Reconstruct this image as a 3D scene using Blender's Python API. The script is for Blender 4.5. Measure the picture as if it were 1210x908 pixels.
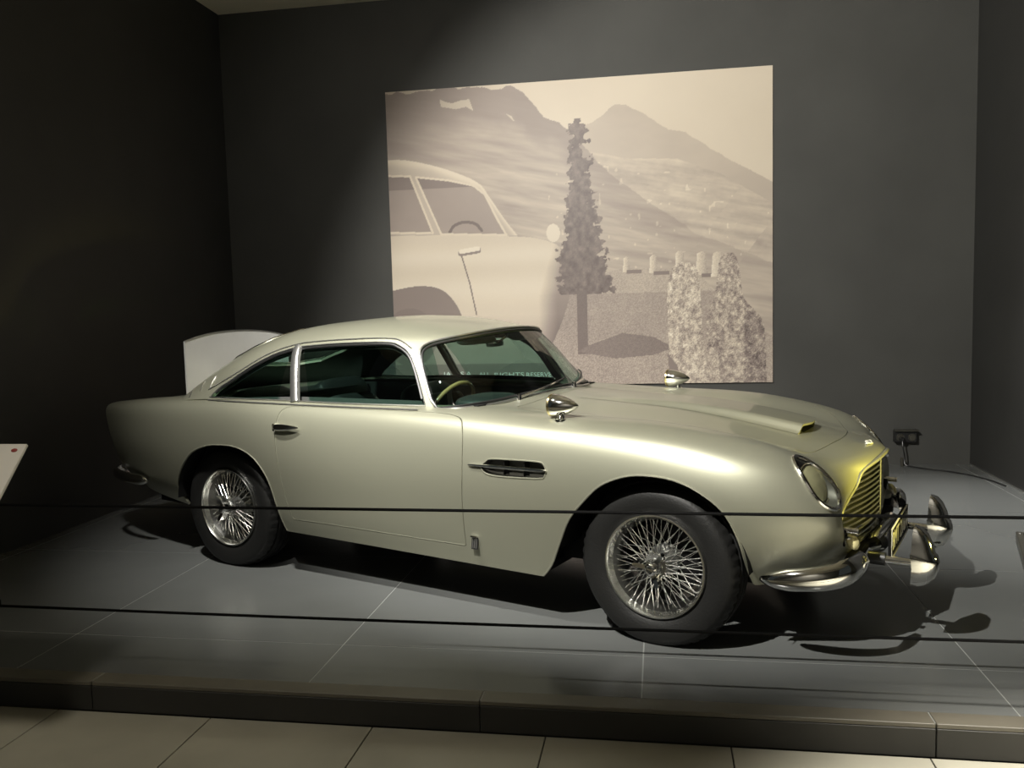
import bpy, math, random
import numpy as np
from mathutils import Vector, Matrix
from mathutils.geometry import delaunay_2d_cdt
from mathutils.bvhtree import BVHTree
random.seed(4); RNG = np.random.RandomState(7)
for o in list(bpy.data.objects): bpy.data.objects.remove(o)
SC = bpy.context.scene
COL = SC.collection

# ------------------------------------------------------------------ camera, world, lights, exposure
CAM_LOC = (-0.2519, -4.1724, 1.3859)
PITCH, YAWC, ROLL = -0.0895, -0.168, -0.0271
def cam_axes():
    p, y, r = PITCH, YAWC, ROLL
    f = Vector((math.sin(y)*math.cos(p), math.cos(y)*math.cos(p), math.sin(p)))
    rt = Vector((math.cos(y), -math.sin(y), 0)); up = rt.cross(f)
    return math.cos(r)*rt+math.sin(r)*up, -math.sin(r)*rt+math.cos(r)*up, f
cd = bpy.data.cameras.new('camera'); cam = bpy.data.objects.new('camera', cd); COL.objects.link(cam)
cd.sensor_fit = 'HORIZONTAL'; cd.sensor_width = 36; cd.lens = 36*1027.9/1210; cd.clip_start = .05
_r, _u, _f = cam_axes()
cam.matrix_world = Matrix(((_r.x, _u.x, -_f.x, CAM_LOC[0]), (_r.y, _u.y, -_f.y, CAM_LOC[1]), (_r.z, _u.z, -_f.z, CAM_LOC[2]), (0, 0, 0, 1)))
SC.camera = cam
w = bpy.data.worlds.new('world'); SC.world = w; w.use_nodes = True
w.node_tree.nodes['Background'].inputs[0].default_value = (.85, .95, .90, 1)
w.node_tree.nodes['Background'].inputs[1].default_value = .03
SC.view_settings.view_transform = 'Standard'; SC.view_settings.look = 'None'
SC.view_settings.exposure = 0.0; SC.view_settings.gamma = 1; SC.view_settings.use_curve_mapping = False

def spot(name, loc, target, watts, col=(1, .97, .9), angle=50, blend=.6, radius=.04):
    d = bpy.data.lights.new(name, 'SPOT'); d.energy = watts; d.color = col
    d.spot_size = math.radians(angle); d.spot_blend = blend; d.shadow_soft_size = radius
    o = bpy.data.objects.new(name, d); COL.objects.link(o); o.location = loc
    o.rotation_euler = (Vector(target)-Vector(loc)).to_track_quat('-Z', 'Y').to_euler(); return o
spot('key_track_spot', (-1.65, -3.0, 3.6), (-.21, .62, 1.84), 1480, angle=72, blend=.41, radius=.025)
spot('roof_track_spot', (-2.3, -1.6, 3.95), (-1.75, .55, 1.0), 1150, angle=62, blend=1, radius=.10)
spot('poster_track_spot', (-1.7, -1.6, 3.95), (-1.75, 3.34, 1.9), 130, col=(1, .96, .92), angle=74, blend=1, radius=.06)
spot('floor_fill_spot', (1.9, 1.8, 3.95), (1.75, 1.55, 0), 820, col=(1, .98, .93), angle=46, blend=1, radius=.1)  # added fill spot that brightens the right rear floor
spot('yellow_wall_spot', (2.12, -1.04, .58), (.62, -.44, .64), 400, col=(1, .86, .18), angle=25, blend=1, radius=.06)
spot('hall_ceiling_spot', (1.2, -2.4, 3.8), (1.12, -2.1, -.1), 3200, col=(1, .95, .85), angle=37, blend=1, radius=.2)
spot('hall_left_fill', (-2.2, -3.4, 3.8), (-2.2, -2.2, .2), 150, col=(1, .92, .78), angle=60, blend=1, radius=.2)  # added dim spot to lift the left end of the hall floor
spot('hall_reflection_fill', (-.5, -4.6, 3.9), (-.5, -6.5, 1.6), 400, col=(1, .95, .86), angle=110, blend=1, radius=.2)  # added unseen spot, lights the hall wall for chrome reflections

# ------------------------------------------------------------------ materials
MATS = {}
def _n(nt, t, **kw):
    n = nt.nodes.new(t)
    for k, v in kw.items(): setattr(n, k, v)
    return n
def mat(name, col, rough=.5, metal=0, coat=0, coat_rough=.03, var=0, scale=8, bump=0, bscale=60, spec=.5, rvar=0, emis=None, stretch=None):
    if name in MATS: return MATS[name]
    m = bpy.data.materials.new(name); m.use_nodes = True; nt = m.node_tree; b = nt.nodes['Principled BSDF']
    b.inputs['Base Color'].default_value = (*col, 1); b.inputs['Roughness'].default_value = rough
    b.inputs['Metallic'].default_value = metal; b.inputs['Coat Weight'].default_value = coat
    b.inputs['Coat Roughness'].default_value = coat_rough; b.inputs['Specular IOR Level'].default_value = spec
    if var or bump or rvar:
        tc = _n(nt, 'ShaderNodeTexCoord'); src = tc.outputs['Object']
        if stretch:
            mp = _n(nt, 'ShaderNodeMapping'); mp.inputs['Scale'].default_value = stretch
            nt.links.new(src, mp.inputs['Vector']); src = mp.outputs['Vector']
    if var:
        nz = _n(nt, 'ShaderNodeTexNoise'); nz.inputs['Scale'].default_value = scale; nz.inputs['Detail'].default_value = 6
        nt.links.new(src, nz.inputs['Vector'])
        cr = _n(nt, 'ShaderNodeValToRGB')
        cr.color_ramp.elements[0].position = .3; cr.color_ramp.elements[1].position = .7
        cr.color_ramp.elements[0].color = (*[c*(1-var) for c in col], 1); cr.color_ramp.elements[1].color = (*[min(1, c*(1+var)) for c in col], 1)
        nt.links.new(nz.outputs['Fac'], cr.inputs['Fac']); nt.links.new(cr.outputs['Color'], b.inputs['Base Color'])
    if rvar:
        nz2 = _n(nt, 'ShaderNodeTexNoise'); nz2.inputs['Scale'].default_value = scale*.7; nz2.inputs['Detail'].default_value = 8
        nt.links.new(src, nz2.inputs['Vector']); mr = _n(nt, 'ShaderNodeMapRange')
        mr.inputs['To Min'].default_value = max(0, rough-rvar); mr.inputs['To Max'].default_value = rough+rvar
        nt.links.new(nz2.outputs['Fac'], mr.inputs['Value']); nt.links.new(mr.outputs['Result'], b.inputs['Roughness'])
    if bump:
        nb = _n(nt, 'ShaderNodeTexNoise'); nb.inputs['Scale'].default_value = bscale; nb.inputs['Detail'].default_value = 4
        nt.links.new(src, nb.inputs['Vector']); bp = _n(nt, 'ShaderNodeBump'); bp.inputs['Strength'].default_value = bump
        bp.inputs['Distance'].default_value = .01
        nt.links.new(nb.outputs['Fac'], bp.inputs['Height']); nt.links.new(bp.outputs['Normal'], b.inputs['Normal'])
    MATS[name] = m; return m
def glass_mat(name, tint, refl=.5):
    m = bpy.data.materials.new(name); m.use_nodes = True; nt = m.node_tree; nt.nodes.clear()
    out = _n(nt, 'ShaderNodeOutputMaterial'); mx = _n(nt, 'ShaderNodeMixShader'); tr = _n(nt, 'ShaderNodeBsdfTransparent')
    gl = _n(nt, 'ShaderNodeBsdfGlossy'); lw = _n(nt, 'ShaderNodeLayerWeight'); pw = _n(nt, 'ShaderNodeMath', operation='POWER'); pw.inputs[1].default_value = 4
    nt.links.new(lw.outputs['Facing'], pw.inputs[0]); fr = _n(nt, 'ShaderNodeMath', operation='MULTIPLY_ADD'); fr.inputs[1].default_value = .8; fr.inputs[2].default_value = .045
    nt.links.new(pw.outputs[0], fr.inputs[0])
    tr.inputs['Color'].default_value = (*tint, 1); gl.inputs['Roughness'].default_value = .01
    ml = _n(nt, 'ShaderNodeMath', operation='MULTIPLY'); ml.inputs[1].default_value = refl*2
    nt.links.new(fr.outputs[0], ml.inputs[0]); nt.links.new(ml.outputs[0], mx.inputs['Fac'])
    nt.links.new(tr.outputs[0], mx.inputs[1]); nt.links.new(gl.outputs[0], mx.inputs[2]); nt.links.new(mx.outputs[0], out.inputs['Surface'])
    MATS[name] = m; return m
PAINT = mat('silver_birch_paint', (.328, .328, .252), rough=.43, metal=.64, coat=.6, coat_rough=.04)
CHROME = mat('chrome', (.82, .82, .80), rough=.07, metal=1)
CHROME_S = mat('satin_chrome', (.62, .62, .60), rough=.28, metal=.95)
STEEL = mat('brushed_steel_plate', (.62, .62, .60), rough=.5, metal=.35, var=.06, scale=3)
GLASS = glass_mat('green_tinted_glass', (.52, .69, .63), .55)
GLASS_CLEAR = glass_mat('clear_lens_glass', (.92, .94, .9), .6)
RUBBER = mat('tyre_rubber', (.010, .010, .0095), rough=.5, bump=.15, bscale=120, spec=.3)
LEATHER = mat('black_leather', (.026, .028, .028), rough=.34, bump=.25, bscale=220)
BLACK = mat('matt_black', (.006, .006, .006), rough=.8, spec=.2)
TRIMBLACK = mat('black_rubber_trim', (.01, .01, .01), rough=.45)
WOODRIM = mat('varnished_wood_rim', (.30, .19, .085), rough=.22, var=.25, scale=30, coat=.6)
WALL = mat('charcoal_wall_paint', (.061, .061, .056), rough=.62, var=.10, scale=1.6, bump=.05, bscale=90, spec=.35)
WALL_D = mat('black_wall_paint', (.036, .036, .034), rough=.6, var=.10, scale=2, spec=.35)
CEIL = mat('beige_ceiling_paint', (.78, .72, .58), rough=.8, var=.05, scale=2)
TILE = mat('dark_grey_polished_tile', (.12, .125, .122), rough=.20, var=.05, scale=2.2, rvar=.03, spec=.5)
JOINT = mat('pale_tile_joint', (.24, .25, .24), rough=.6)
EDGING = mat('olive_grey_edging', (.11, .10, .078), rough=.5, var=.12, scale=5)
KERB = mat('black_kerb_board', (.026, .025, .022), rough=.55, var=.2, scale=4)
HALLT = mat('beige_hall_tile', (.36, .345, .28), rough=.42, var=.10, scale=3.5, rvar=.08)
HALLJ = mat('dark_hall_joint', (.05, .048, .04), rough=.8)
CORD = mat('black_cord', (.003, .003, .003), rough=.8, spec=.15)
WHITEB = mat('white_board_print', (.88, .85, .78), rough=.5, var=.02)
REDINK = mat('red_print', (.38, .07, .06), rough=.5)
GREYINK = mat('grey_print', (.35, .33, .30), rough=.5)
PLASTIC = mat('black_plastic', (.014, .014, .014), rough=.35)
FRAMEM = mat('bronze_grey_metal', (.12, .115, .095), rough=.35, metal=.7)
PLATEB = mat('number_plate_black', (.006, .006, .006), rough=.7, spec=.1)
PLATEW = mat('number_plate_silver', (.70, .68, .58), rough=.35, metal=.3)
WHITE = mat('white_enamel', (.85, .85, .82), rough=.35)
AMBER = mat('clear_amber_lens', (.75, .68, .35), rough=.15, coat=.5)
REDL = mat('red_lamp_lens', (.35, .02, .015), rough=.15, coat=.5)
PGREEN = mat('poster_edge_board', (.55, .52, .48), rough=.6)

# ------------------------------------------------------------------ mesh helpers
def link(o, parent=None):
    COL.objects.link(o)
    if parent is not None: o.parent = parent
    return o
def mk(name, V, F, m, parent=None, smooth=True, loc=None):
    me = bpy.data.meshes.new(name); me.from_pydata([tuple(map(float, v)) for v in V], [], [tuple(map(int, f)) for f in F]); me.update()
    if m is not None: me.materials.append(m)
    me.polygons.foreach_set('use_smooth', [smooth]*len(me.polygons))
    o = bpy.data.objects.new(name, me)
    if loc: o.location = loc
    return link(o, parent)
def tag(o, label, cat=None, group=None, kind=None):
    if label: o['label'] = label
    if cat: o['category'] = cat
    if group: o['group'] = group
    if kind: o['kind'] = kind
    return o
def empty(name, loc=(0, 0, 0), rz=0):
    o = bpy.data.objects.new(name, None); o.location = loc; o.rotation_euler = (0, 0, rz); o.empty_display_size = .1
    COL.objects.link(o); return o
class MB:
    def __init__(s): s.V = []; s.F = []
    def add(s, V, F):
        b = len(s.V); s.V += [tuple(v) for v in V]; s.F += [tuple(i+b for i in f) for f in F]; return s
    def box(s, c, d, rot=None, taper=1.0):
        x, y, z = (k/2 for k in d); P = [(-x, -y, -z), (x, -y, -z), (x, y, -z), (-x, y, -z), (-x*taper, -y*taper, z), (x*taper, -y*taper, z), (x*taper, y*taper, z), (-x*taper, y*taper, z)]
        if rot is not None: P = [rot @ Vector(p) for p in P]
        P = [(p[0]+c[0], p[1]+c[1], p[2]+c[2]) for p in P]
        return s.add(P, [(0, 3, 2, 1), (4, 5, 6, 7), (0, 1, 5, 4), (1, 2, 6, 5), (2, 3, 7, 6), (3, 0, 4, 7)])
    def bbox(s, c, d, b=.004, rot=None):      # bevelled box
        x, y, z = (k/2 for k in d); V = []; idx = {}
        for sx in (-1, 1):
            for sy in (-1, 1):
                for sz in (-1, 1):
                    for ax in range(3):
                        p = [sx*(x-b), sy*(y-b), sz*(z-b)]; p[ax] = (sx, sy, sz)[ax]*(x, y, z)[ax]
                        idx[(sx, sy, sz, ax)] = len(V); V.append(p)
        F = []
        for ax in range(3):
            o1, o2 = (ax+1) % 3, (ax+2) % 3
            for sg in (-1, 1):
                q = []
                for a, bb in ((-1, -1), (1, -1), (1, 1), (-1, 1)):
                    k = [0, 0, 0]; k[ax] = sg; k[o1] = a; k[o2] = bb; q.append(idx[(*k, ax)])
                F.append(q if sg > 0 else q[::-1])
        for ax in range(3):
            o1, o2 = (ax+1) % 3, (ax+2) % 3
            for a in (-1, 1):
                for bb in (-1, 1):
                    def kk(sx, fx):
                        k = [0, 0, 0]; k[ax] = sx; k[o1] = a; k[o2] = bb; return idx[(*k, fx)]
                    q = [kk(-1, o1), kk(1, o1), kk(1, o2), kk(-1, o2)]; F.append(q if a*bb > 0 else q[::-1])
        for sx in (-1, 1):
            for sy in (-1, 1):
                for sz in (-1, 1):
                    q = [idx[(sx, sy, sz, 0)], idx[(sx, sy, sz, 1)], idx[(sx, sy, sz, 2)]]; F.append(q if sx*sy*sz > 0 else q[::-1])
        if rot is not None: V = [rot @ Vector(p) for p in V]
        return s.add([(p[0]+c[0], p[1]+c[1], p[2]+c[2]) for p in V], F)
    def tube(s, path, r, n=8, closed=False, cap=True, sq=1.0, up=None):
        P = [Vector(p) for p in path]; N = len(P); V = []; F = []; prev = None
        for i in range(N):
            a = P[(i-1) % N] if (closed or i > 0) else P[i]; b = P[(i+1) % N] if (closed or i < N-1) else P[i]
            t = (b-a).normalized() if (b-a).length > 1e-9 else Vector((1, 0, 0))
            if prev is None:
                ref = Vector(up) if up else (Vector((0, 0, 1)) if abs(t.z) < .9 else Vector((1, 0, 0)))
                n1 = (ref-t*ref.dot(t)).normalized()
            else:
                n1 = prev-t*prev.dot(t); n1 = n1.normalized() if n1.length > 1e-6 else prev
            prev = n1; n2 = t.cross(n1); rr = r[i] if hasattr(r, '__len__') else r
            for k in range(n):
                an = 2*math.pi*k/n; V.append(P[i]+n1*(math.cos(an)*rr)+n2*(math.sin(an)*rr*sq))
        for i in range(N if closed else N-1):
            for k in range(n):
                j = (i+1) % N; F.append((i*n+k, i*n+(k+1) % n, j*n+(k+1) % n, j*n+k))
        if cap and not closed: F.append(tuple(range(n))[::-1]); F.append(tuple((N-1)*n+k for k in range(n)))
        return s.add(V, F)
    def lathe(s, prof, n=48, axis='y', c=(0, 0, 0), closed=False, rfun=None):
        """prof: list of (r, a) with a along the axis"""
        V = []; F = []; M_ = len(prof)
        for k in range(n):
            an = 2*math.pi*k/n
            for i, (r, a) in enumerate(prof):
                if rfun: r, a = rfun(i, k, r, a)
                p, q = r*math.cos(an), r*math.sin(an)
                V.append({'y': (p, a, q), 'x': (a, p, q), 'z': (p, q, a)}[axis])
        for k in range(n):
            k2 = (k+1) % n
            for i in range(M_ if closed else M_-1):
                j = (i+1) % M_; F.append((k*M_+i, k*M_+j, k2*M_+j, k2*M_+i))
        return s.add([(v[0]+c[0], v[1]+c[1], v[2]+c[2]) for v in V], F)
    def rbox(s, c, d, e=.35, nu=28, nv=16, rot=None):    # superellipsoid cushion
        def sp(v, p): return math.copysign(abs(v)**p, v)
        V = []; F = []
        for i in range(nv+1):
            ph = -math.pi/2+math.pi*i/nv
            for k in range(nu):
                th = 2*math.pi*k/nu
                V.append(Vector((d[0]/2*sp(math.cos(ph), e)*sp(math.cos(th), e), d[1]/2*sp(math.cos(ph), e)*sp(math.sin(th), e), d[2]/2*sp(math.sin(ph), e))))
        for i in range(nv):
            for k in range(nu): F.append((i*nu+k, i*nu+(k+1) % nu, (i+1)*nu+(k+1) % nu, (i+1)*nu+k))
        if rot is not None: V = [rot @ v for v in V]
        return s.add([(v[0]+c[0], v[1]+c[1], v[2]+c[2]) for v in V], F)
    def mirror_y(s):
        n = len(s.V); V = [(v[0], -v[1], v[2]) for v in s.V]; F = [f[::-1] for f in s.F]
        return s.add(V, F)
    def build(s, name, m, parent=None, smooth=True):
        o = mk(name, s.V, s.F, m, parent, smooth)
        if smooth:
            try: o.data.set_sharp_from_angle(angle=math.radians(40))
            except Exception: pass
        return o
def flipped(s):
    r = MB(); r.V = [(v[0], -v[1], v[2]) for v in s.V]; r.F = [tuple(f[::-1]) for f in s.F]; return r
def text_mesh(name, s, size, m, parent, matrix, extrude=.001, align='CENTER', width=None):
    cu = bpy.data.curves.new(name, 'FONT'); cu.body = s; cu.size = size; cu.extrude = extrude; cu.align_x = align; cu.align_y = 'CENTER'; cu.resolution_u = 3
    to = bpy.data.objects.new(name+'_src', cu); COL.objects.link(to)
    bpy.context.view_layer.update(); dg = bpy.context.evaluated_depsgraph_get()
    me = bpy.data.meshes.new_from_object(to.evaluated_get(dg)); bpy.data.objects.remove(to)
    me.name = name; me.materials.clear(); me.materials.append(m)
    if width:
        xs = [v.co.x for v in me.vertices]; k = width/(max(xs)-min(xs)); me.transform(Matrix.Diagonal((k, 1, 1, 1)))
    me.transform(matrix); o = bpy.data.objects.new(name, me); return link(o, parent)

# ------------------------------------------------------------------ the room
XL, XR, YB, ZC = -4.10, 2.237, 3.34, 4.05
YF, YE, ZH = -1.20, -1.285, -.112
def slab(name, lo, hi, m, label, kind='structure', parent=None):
    o = MB().box([(a+b)/2 for a, b in zip(lo, hi)], [b-a for a, b in zip(lo, hi)]).build(name, m, parent, smooth=False)
    if kind: o['kind'] = kind
    if label: o['label'] = label
    return o
slab('wall_back', (XL-.2, YB, ZH), (XR+.2, YB+.2, ZC), WALL, 'charcoal painted back wall behind the car and poster')
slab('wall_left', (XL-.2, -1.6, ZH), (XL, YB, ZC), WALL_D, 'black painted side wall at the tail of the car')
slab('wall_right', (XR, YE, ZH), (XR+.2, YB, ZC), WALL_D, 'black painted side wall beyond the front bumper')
slab('ceiling', (XL-.2, -6.5, ZC), (XR+4, YB+.2, ZC+.15), CEIL, 'plain beige ceiling over the display bay')
plat = slab('platform', (XL, YE+.012, ZH), (XR, YB, -.0012), JOINT, 'low plinth with pale joints under the dark tiles', 'structure')
TX = [XL, -4.02, -2.79, -1.56, -.325, .905, 2.135, XR]; TY = [YF, -.83, .415, 1.645, 2.875, YB]
g = .0028
for i in range(len(TX)-1):
    for j in range(len(TY)-1):
        x0, x1, y0, y1 = TX[i]+g, TX[i+1]-g, TY[j]+g, TY[j+1]-g
        if x1-x0 < .02: continue
        mk('floor_tile', [(x0, y0, -.012), (x1, y0, -.012), (x1, y1, -.012), (x0, y1, -.012), (x0, y0, 0), (x1, y0, 0), (x1, y1, 0), (x0, y1, 0)],
           [(4, 5, 6, 7), (0, 1, 5, 4), (1, 2, 6, 5), (2, 3, 7, 6), (3, 0, 4, 7)], TILE, plat, smooth=False)
# kerb: edging strips and riser boards
KX = [XL, -2.40, -.888, .62, XR]
for i in range(len(KX)-1):
    MB().bbox(((KX[i]+KX[i+1])/2, (YF+YE)/2, -.006), (KX[i+1]-KX[i]-.004, YF-YE, .016), .002).build('edging_strip', EDGING, plat, smooth=False)
    MB().bbox(((KX[i]+KX[i+1])/2, YE+.006, (ZH-.014)/2), (KX[i+1]-KX[i]-.004, .016, -ZH-.016), .0015).build('kerb_board', KERB, plat, smooth=False)
slab('light_gap_strip', (XR-.012, 1.9, 0), (XR-.002, YB-.02, .012), CHROME_S, 'thin bright strip standing in for the lit gap along the right wall')  # strip added for the bright edge of light at the wall foot
slab('wall_front', (XL-2, -6.7, ZH-.1), (XR+4, -6.5, ZC), mat('hall_wall_paint', (.30, .29, .26), rough=.7, var=.05), 'plain hall wall opposite the plinth')
hall = slab('floor', (XL-2, -6.5, ZH-.1), (XR+4, YE+.1, ZH-.008), HALLJ, 'hall floor in front of the plinth')
hx = [-.027+.6285*k for k in range(-8, 7)]; hy = [YE-.005-.6285*k for k in range(0, 5)]
for i in range(len(hx)-1):
    for j in range(len(hy)-1):
        MB().bbox(((hx[i]+hx[i+1])/2, (hy[j]+hy[j+1])/2, ZH-.005), (.6285-.005, .6285-.005, .010), .001).build('hall_tile', HALLT, hall, smooth=False)

# ------------------------------------------------------------------ poster on the back wall (flat print, vertex colours)
def vnoise(A, B, fx, fy, seed):
    r = np.random.RandomState(seed); L = r.rand(int(fy)+3, int(fx)+3)
    x, y = A*fx, B*fy; i, j = np.floor(x).astype(int), np.floor(y).astype(int); u, v = x-i, y-j
    i, j = i % (L.shape[1]-1), j % (L.shape[0]-1)
    u, v = u*u*(3-2*u), v*v*(3-2*v)
    return (L[j, i]*(1-u)+L[j, i+1]*u)*(1-v)+(L[j+1, i]*(1-u)+L[j+1, i+1]*u)*v-.5
def fbm(A, B, fx, fy, seed, o=4):
    s = 0; k = 1
    for q in range(o): s = s+vnoise(A, B, fx*2**q, fy*2**q, seed+q)*k; k *= .55
    return s
def pmask(A, B, poly):
    P = np.array(poly); m = np.zeros(A.shape, bool); x1, y1 = P[-1]
    for x2, y2 in P:
        c = (y1 > B) != (y2 > B)
        with np.errstate(divide='ignore', invalid='ignore'): xi = (x2-x1)*(B-y1)/(y2-y1)+x1
        m ^= c & (A < xi); x1, y1 = x2, y2
    return m
def ridge(A, pts): p = np.array(pts); return np.interp(A, p[:, 0], p[:, 1])
def near_line(A, B, pts, wd):
    m = np.zeros(A.shape, bool)
    for (x1, y1), (x2, y2) in zip(pts[:-1], pts[1:]):
        dx, dy = x2-x1, y2-y1; t = np.clip(((A-x1)*dx+(B-y1)*dy)/(dx*dx+dy*dy), 0, 1)
        m |= np.hypot(A-x1-t*dx, (B-y1-t*dy)*.79) < wd
    return m
def crv(pts, n=8):                                  # open Catmull-Rom
    P = np.array(pts, float); Q = np.vstack([2*P[0]-P[1], P, 2*P[-1]-P[-2]]); out = []
    for i in range(1, len(Q)-2):
        for k in range(n):
            t = k/n; a, b, c, d = Q[i-1], Q[i], Q[i+1], Q[i+2]
            out.append(.5*(2*b+(c-a)*t+(2*a-5*b+4*c-d)*t*t+(3*b-a-3*c+d)*t**3))
    out.append(P[-1]); return np.array(out)
PX0, PX1, PZ0, PZ1 = -2.572, .685, .694, 3.267
NA, NB = 520, 411
A, B = np.meshgrid(np.linspace(0, 1, NA), np.linspace(0, 1, NB))
T = .80+.03*fbm(A, B, 3, 3, 1)
rg = ridge(A+.004*fbm(A, B, 30, 30, 5), [(0, .2), (.50, .80), (.529, .848), (.551, .86), (.612, .912), (.638, .909), (.681, .877), (.744, .823), (.787, .807), (.828, .772), (.912, .705), (1, .641)])
m = B < rg+.006*fbm(A, B, 40, 5, 9); T = np.where(m, .71+.03*fbm(A, B, 8, 14, 11), T)
sm = ridge(A, [(0, .1), (.40, .70), (.461, .757), (.549, .765), (.636, .737), (.765, .728), (.87, .676), (.932, .626), (1, .574)])
stre = fbm(A+.6*(1-B), B+.28*A, 7, 46, 21, 4)
m = B < sm; T = np.where(m, .72+.10*stre+.03*fbm(A, B, 60, 60, 23), T)
rl = ridge(A, [(0, .995), (.103, .997), (.195, 1.0), (.286, .987), (.34, .991), (.369, .978), (.397, .926), (.425, .888), (.463, .864), (.506, .809), (.549, .751), (.62, .66), (.8, .5), (1, .38)])
m = B < rl+.012*fbm(A, B, 30, 4, 31); T = np.where(m, .575+.10*np.clip((.95-B)/.5, 0, 1)+.09*stre*np.clip((1-B)*2.2, .2, 1), T)
km = np.clip((rl-.08+.06*fbm(A, B, 9, 5, 33)-B)/.06, 0, 1)*np.clip((A-.05)/.25, 0, 1)*.5; T = np.where(B < rl, T*(1-km)+km*(.71+.13*stre), T)
for poly in ([(.148, .966), (.165, .955), (.182, .949), (.205, .957), (.229, .959), (.239, .92), (.22, .935), (.193, .929), (.152, .94)], [(.325, .905), (.34, .895), (.35, .875), (.34, .885)]): T = np.where(pmask(A, B, poly), .75, T)
sp = vnoise(A, B, 90, 70, 41) > .42; T = np.where(sp & (B < sm-.03) & (B > .38) & (A > .4), T+.08, T)
# gravel road and verge
road = B < ridge(A, [(0, .30), (.44, .345), (.621, .381), (.697, .38), (.762, .369), (.826, .345), (.9, .24), (1, .15)])
gr = np.random.RandomState(5).rand(NB, NA)-.5
T = np.where(road, .60+.10*(A-.5)+(.10+.22*np.clip(.40-B, 0, 1))*gr+.04*fbm(A, B, 12, 12, 51), T)
T = np.where(road & (B > .30), T+.06, T)
# stone marker posts
for k, (pa, pb) in enumerate([(.632, .408), (.702, .411), (.769, .421), (.824, .416), (.865, .414)]):
    hw = .009+.0022*k; bt = .37-.006*k
    m = (abs(A-pa) < hw*(1-.25*np.clip((B-bt)/(pb-bt), 0, 1))) & (B > bt) & (B < pb+.012-((A-pa)/hw)**2*.012)
    T = np.where(m, .76-.5*(A-pa)/hw*.25+.10*gr, T); T = np.where((abs(A-pa-.02) < .02) & (abs(B-bt) < .006), .50, T)
q1 = crv([(.739, .0), (.738, .148), (.736, .288), (.743, .356), (.760, .391), (.794, .393), (.815, .362), (.821, .279), (.827, .146), (.841, .0)])
q2 = crv([(.838, .0), (.836, .201), (.855, .28), (.862, .338), (.869, .398), (.886, .419), (.907, .415), (.919, .363), (.927, .281), (.952, .239), (.978, .183), (.986, .0)])
bl = fbm(A, B, 130, 80, 61, 2)
m2 = pmask(A, B, q2); T = np.where(m2, .64+.26*bl+.26*gr-.08*(A > .93), T)
T = np.where(m2 & (fbm(A, B, 22, 16, 64) > .26), T-.09, T)
m1 = pmask(A, B, q1); T = np.where(m1, .72+.28*bl+.28*gr-.9*np.clip(A-.80, 0, 1), T)
T = np.where(pmask(A, B, [(.735, .10), (.74, .03), (.775, -.01), (.76, .06)]), .50, T)
# a plain pale saloon parked at the verge
car_body = np.vstack([crv([(-.02, .52), (.2, .512), (.348, .5), (.411, .488), (.460, .46), (.480, .409), (.486, .325), (.47, .241), (.439, .150), (.40, .06)]), [(-.02, .03)]])
m = pmask(A, B, car_body); body = .775+.06*np.exp(-((B-.44)/.035)**2)+.06*np.exp(-((B-.33)/.05)**2)-.26*np.clip((A-.40-.05*np.clip((B-.3)/.2, 0, 1))/.05, 0, 1)-.16*np.clip((.24-B)/.12, 0, 1)+.01*gr
T = np.where(m, body, T)
roof = np.vstack([crv([(-.02, .776), (.049, .771), (.119, .75), (.188, .72), (.247, .682), (.278, .63), (.311, .566), (.348, .503)]), [(-.02, .524)]])
m = pmask(A, B, roof); T = np.where(m, .70+.12*np.exp(-((B-ridge(A, [(0, .775), (.12, .75), (.25, .68), (.35, .5)]))/.02)**2), T)
for poly, v in (([(-.01, .722), (.060, .717), (.118, .523), (-.01, .530)], .58), ([(.076, .713), (.164, .697), (.233, .675), (.262, .645), (.298, .553), (.318, .507), (.141, .518)], .60)):
    m = pmask(A, B, poly); T = np.where(m, v+.03*fbm(A, B, 8, 8, 71)-.10*(B > .672), T)
    T = np.where(near_line(A, B, poly+[poly[0]], .0028), .80, T)
T = np.where(near_line(A, B, crv([(.165, .525), (.178, .545), (.205, .555), (.235, .548), (.252, .525)]), .004), .42, T)
arch = np.vstack([crv([(-.01, .330), (.06, .344), (.119, .339), (.158, .309), (.189, .244), (.196, .163)]), [(-.01, .10)]]); T = np.where(pmask(A, B, arch), .50, T)
T = np.where(np.hypot((A-.045)/.075, (B-.17)/.10) < 1, .47, T); T = np.where(np.hypot((A-.045)/.04, (B-.17)/.055) < 1, .62, T)
T = np.where(near_line(A, B, [(.195, .442), (.215, .349), (.231, .243)], .0018), .45, T)
T = np.where(near_line(A, B, [(.194, .452), (.240, .460)], .0085), .52, T); T = np.where(near_line(A, B, [(.194, .457), (.240, .465)], .006), .88, T)
T = np.where(np.hypot((A-.443)/.018, (B-.507)/.03) < 1, .84, T)
# a tall dark fir beside the road and its shadow over the gravel
fw = .010+.062*np.clip((.875-B)/.56, 0, 1)*(1+.22*np.abs(np.sin(B*95+2*fbm(A, B, 6, 6, 80)))-.2)+.030*fbm(A, B, 60, 60, 81)
m = (abs(A-.512-.02*(.8-B)) < fw) & (B < .875) & (B > .30); T = np.where(m, .44+.12*fbm(A, B, 90, 60, 83)+.04*gr, T)
T = np.where((abs(A-.515) < .014) & (B <= .31) & (B > .10), .43+.04*gr, T)
m = pmask(A, B, [(.500, .11), (.53, .13), (.62, .17), (.70, .155), (.752, .118), (.70, .095), (.60, .085)]); T = np.where(m & ~m1, .48+.08*gr, T)
T = np.where((B < .075-.02*np.clip((A-.40)/.06, 0, 1)) & (A < .46), .46+.05*gr, T)
T = np.clip(T, .04, .97)
tone = np.stack([np.interp(T, [0, .35, .6, .8, 1], c) for c in ([.06, .40, .62, .815, .95], [.05, .355, .57, .765, .92], [.05, .345, .535, .69, .86])], -1)
lin = np.where(tone <= .04045, tone/12.92, ((tone+.055)/1.055)**2.4)
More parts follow.
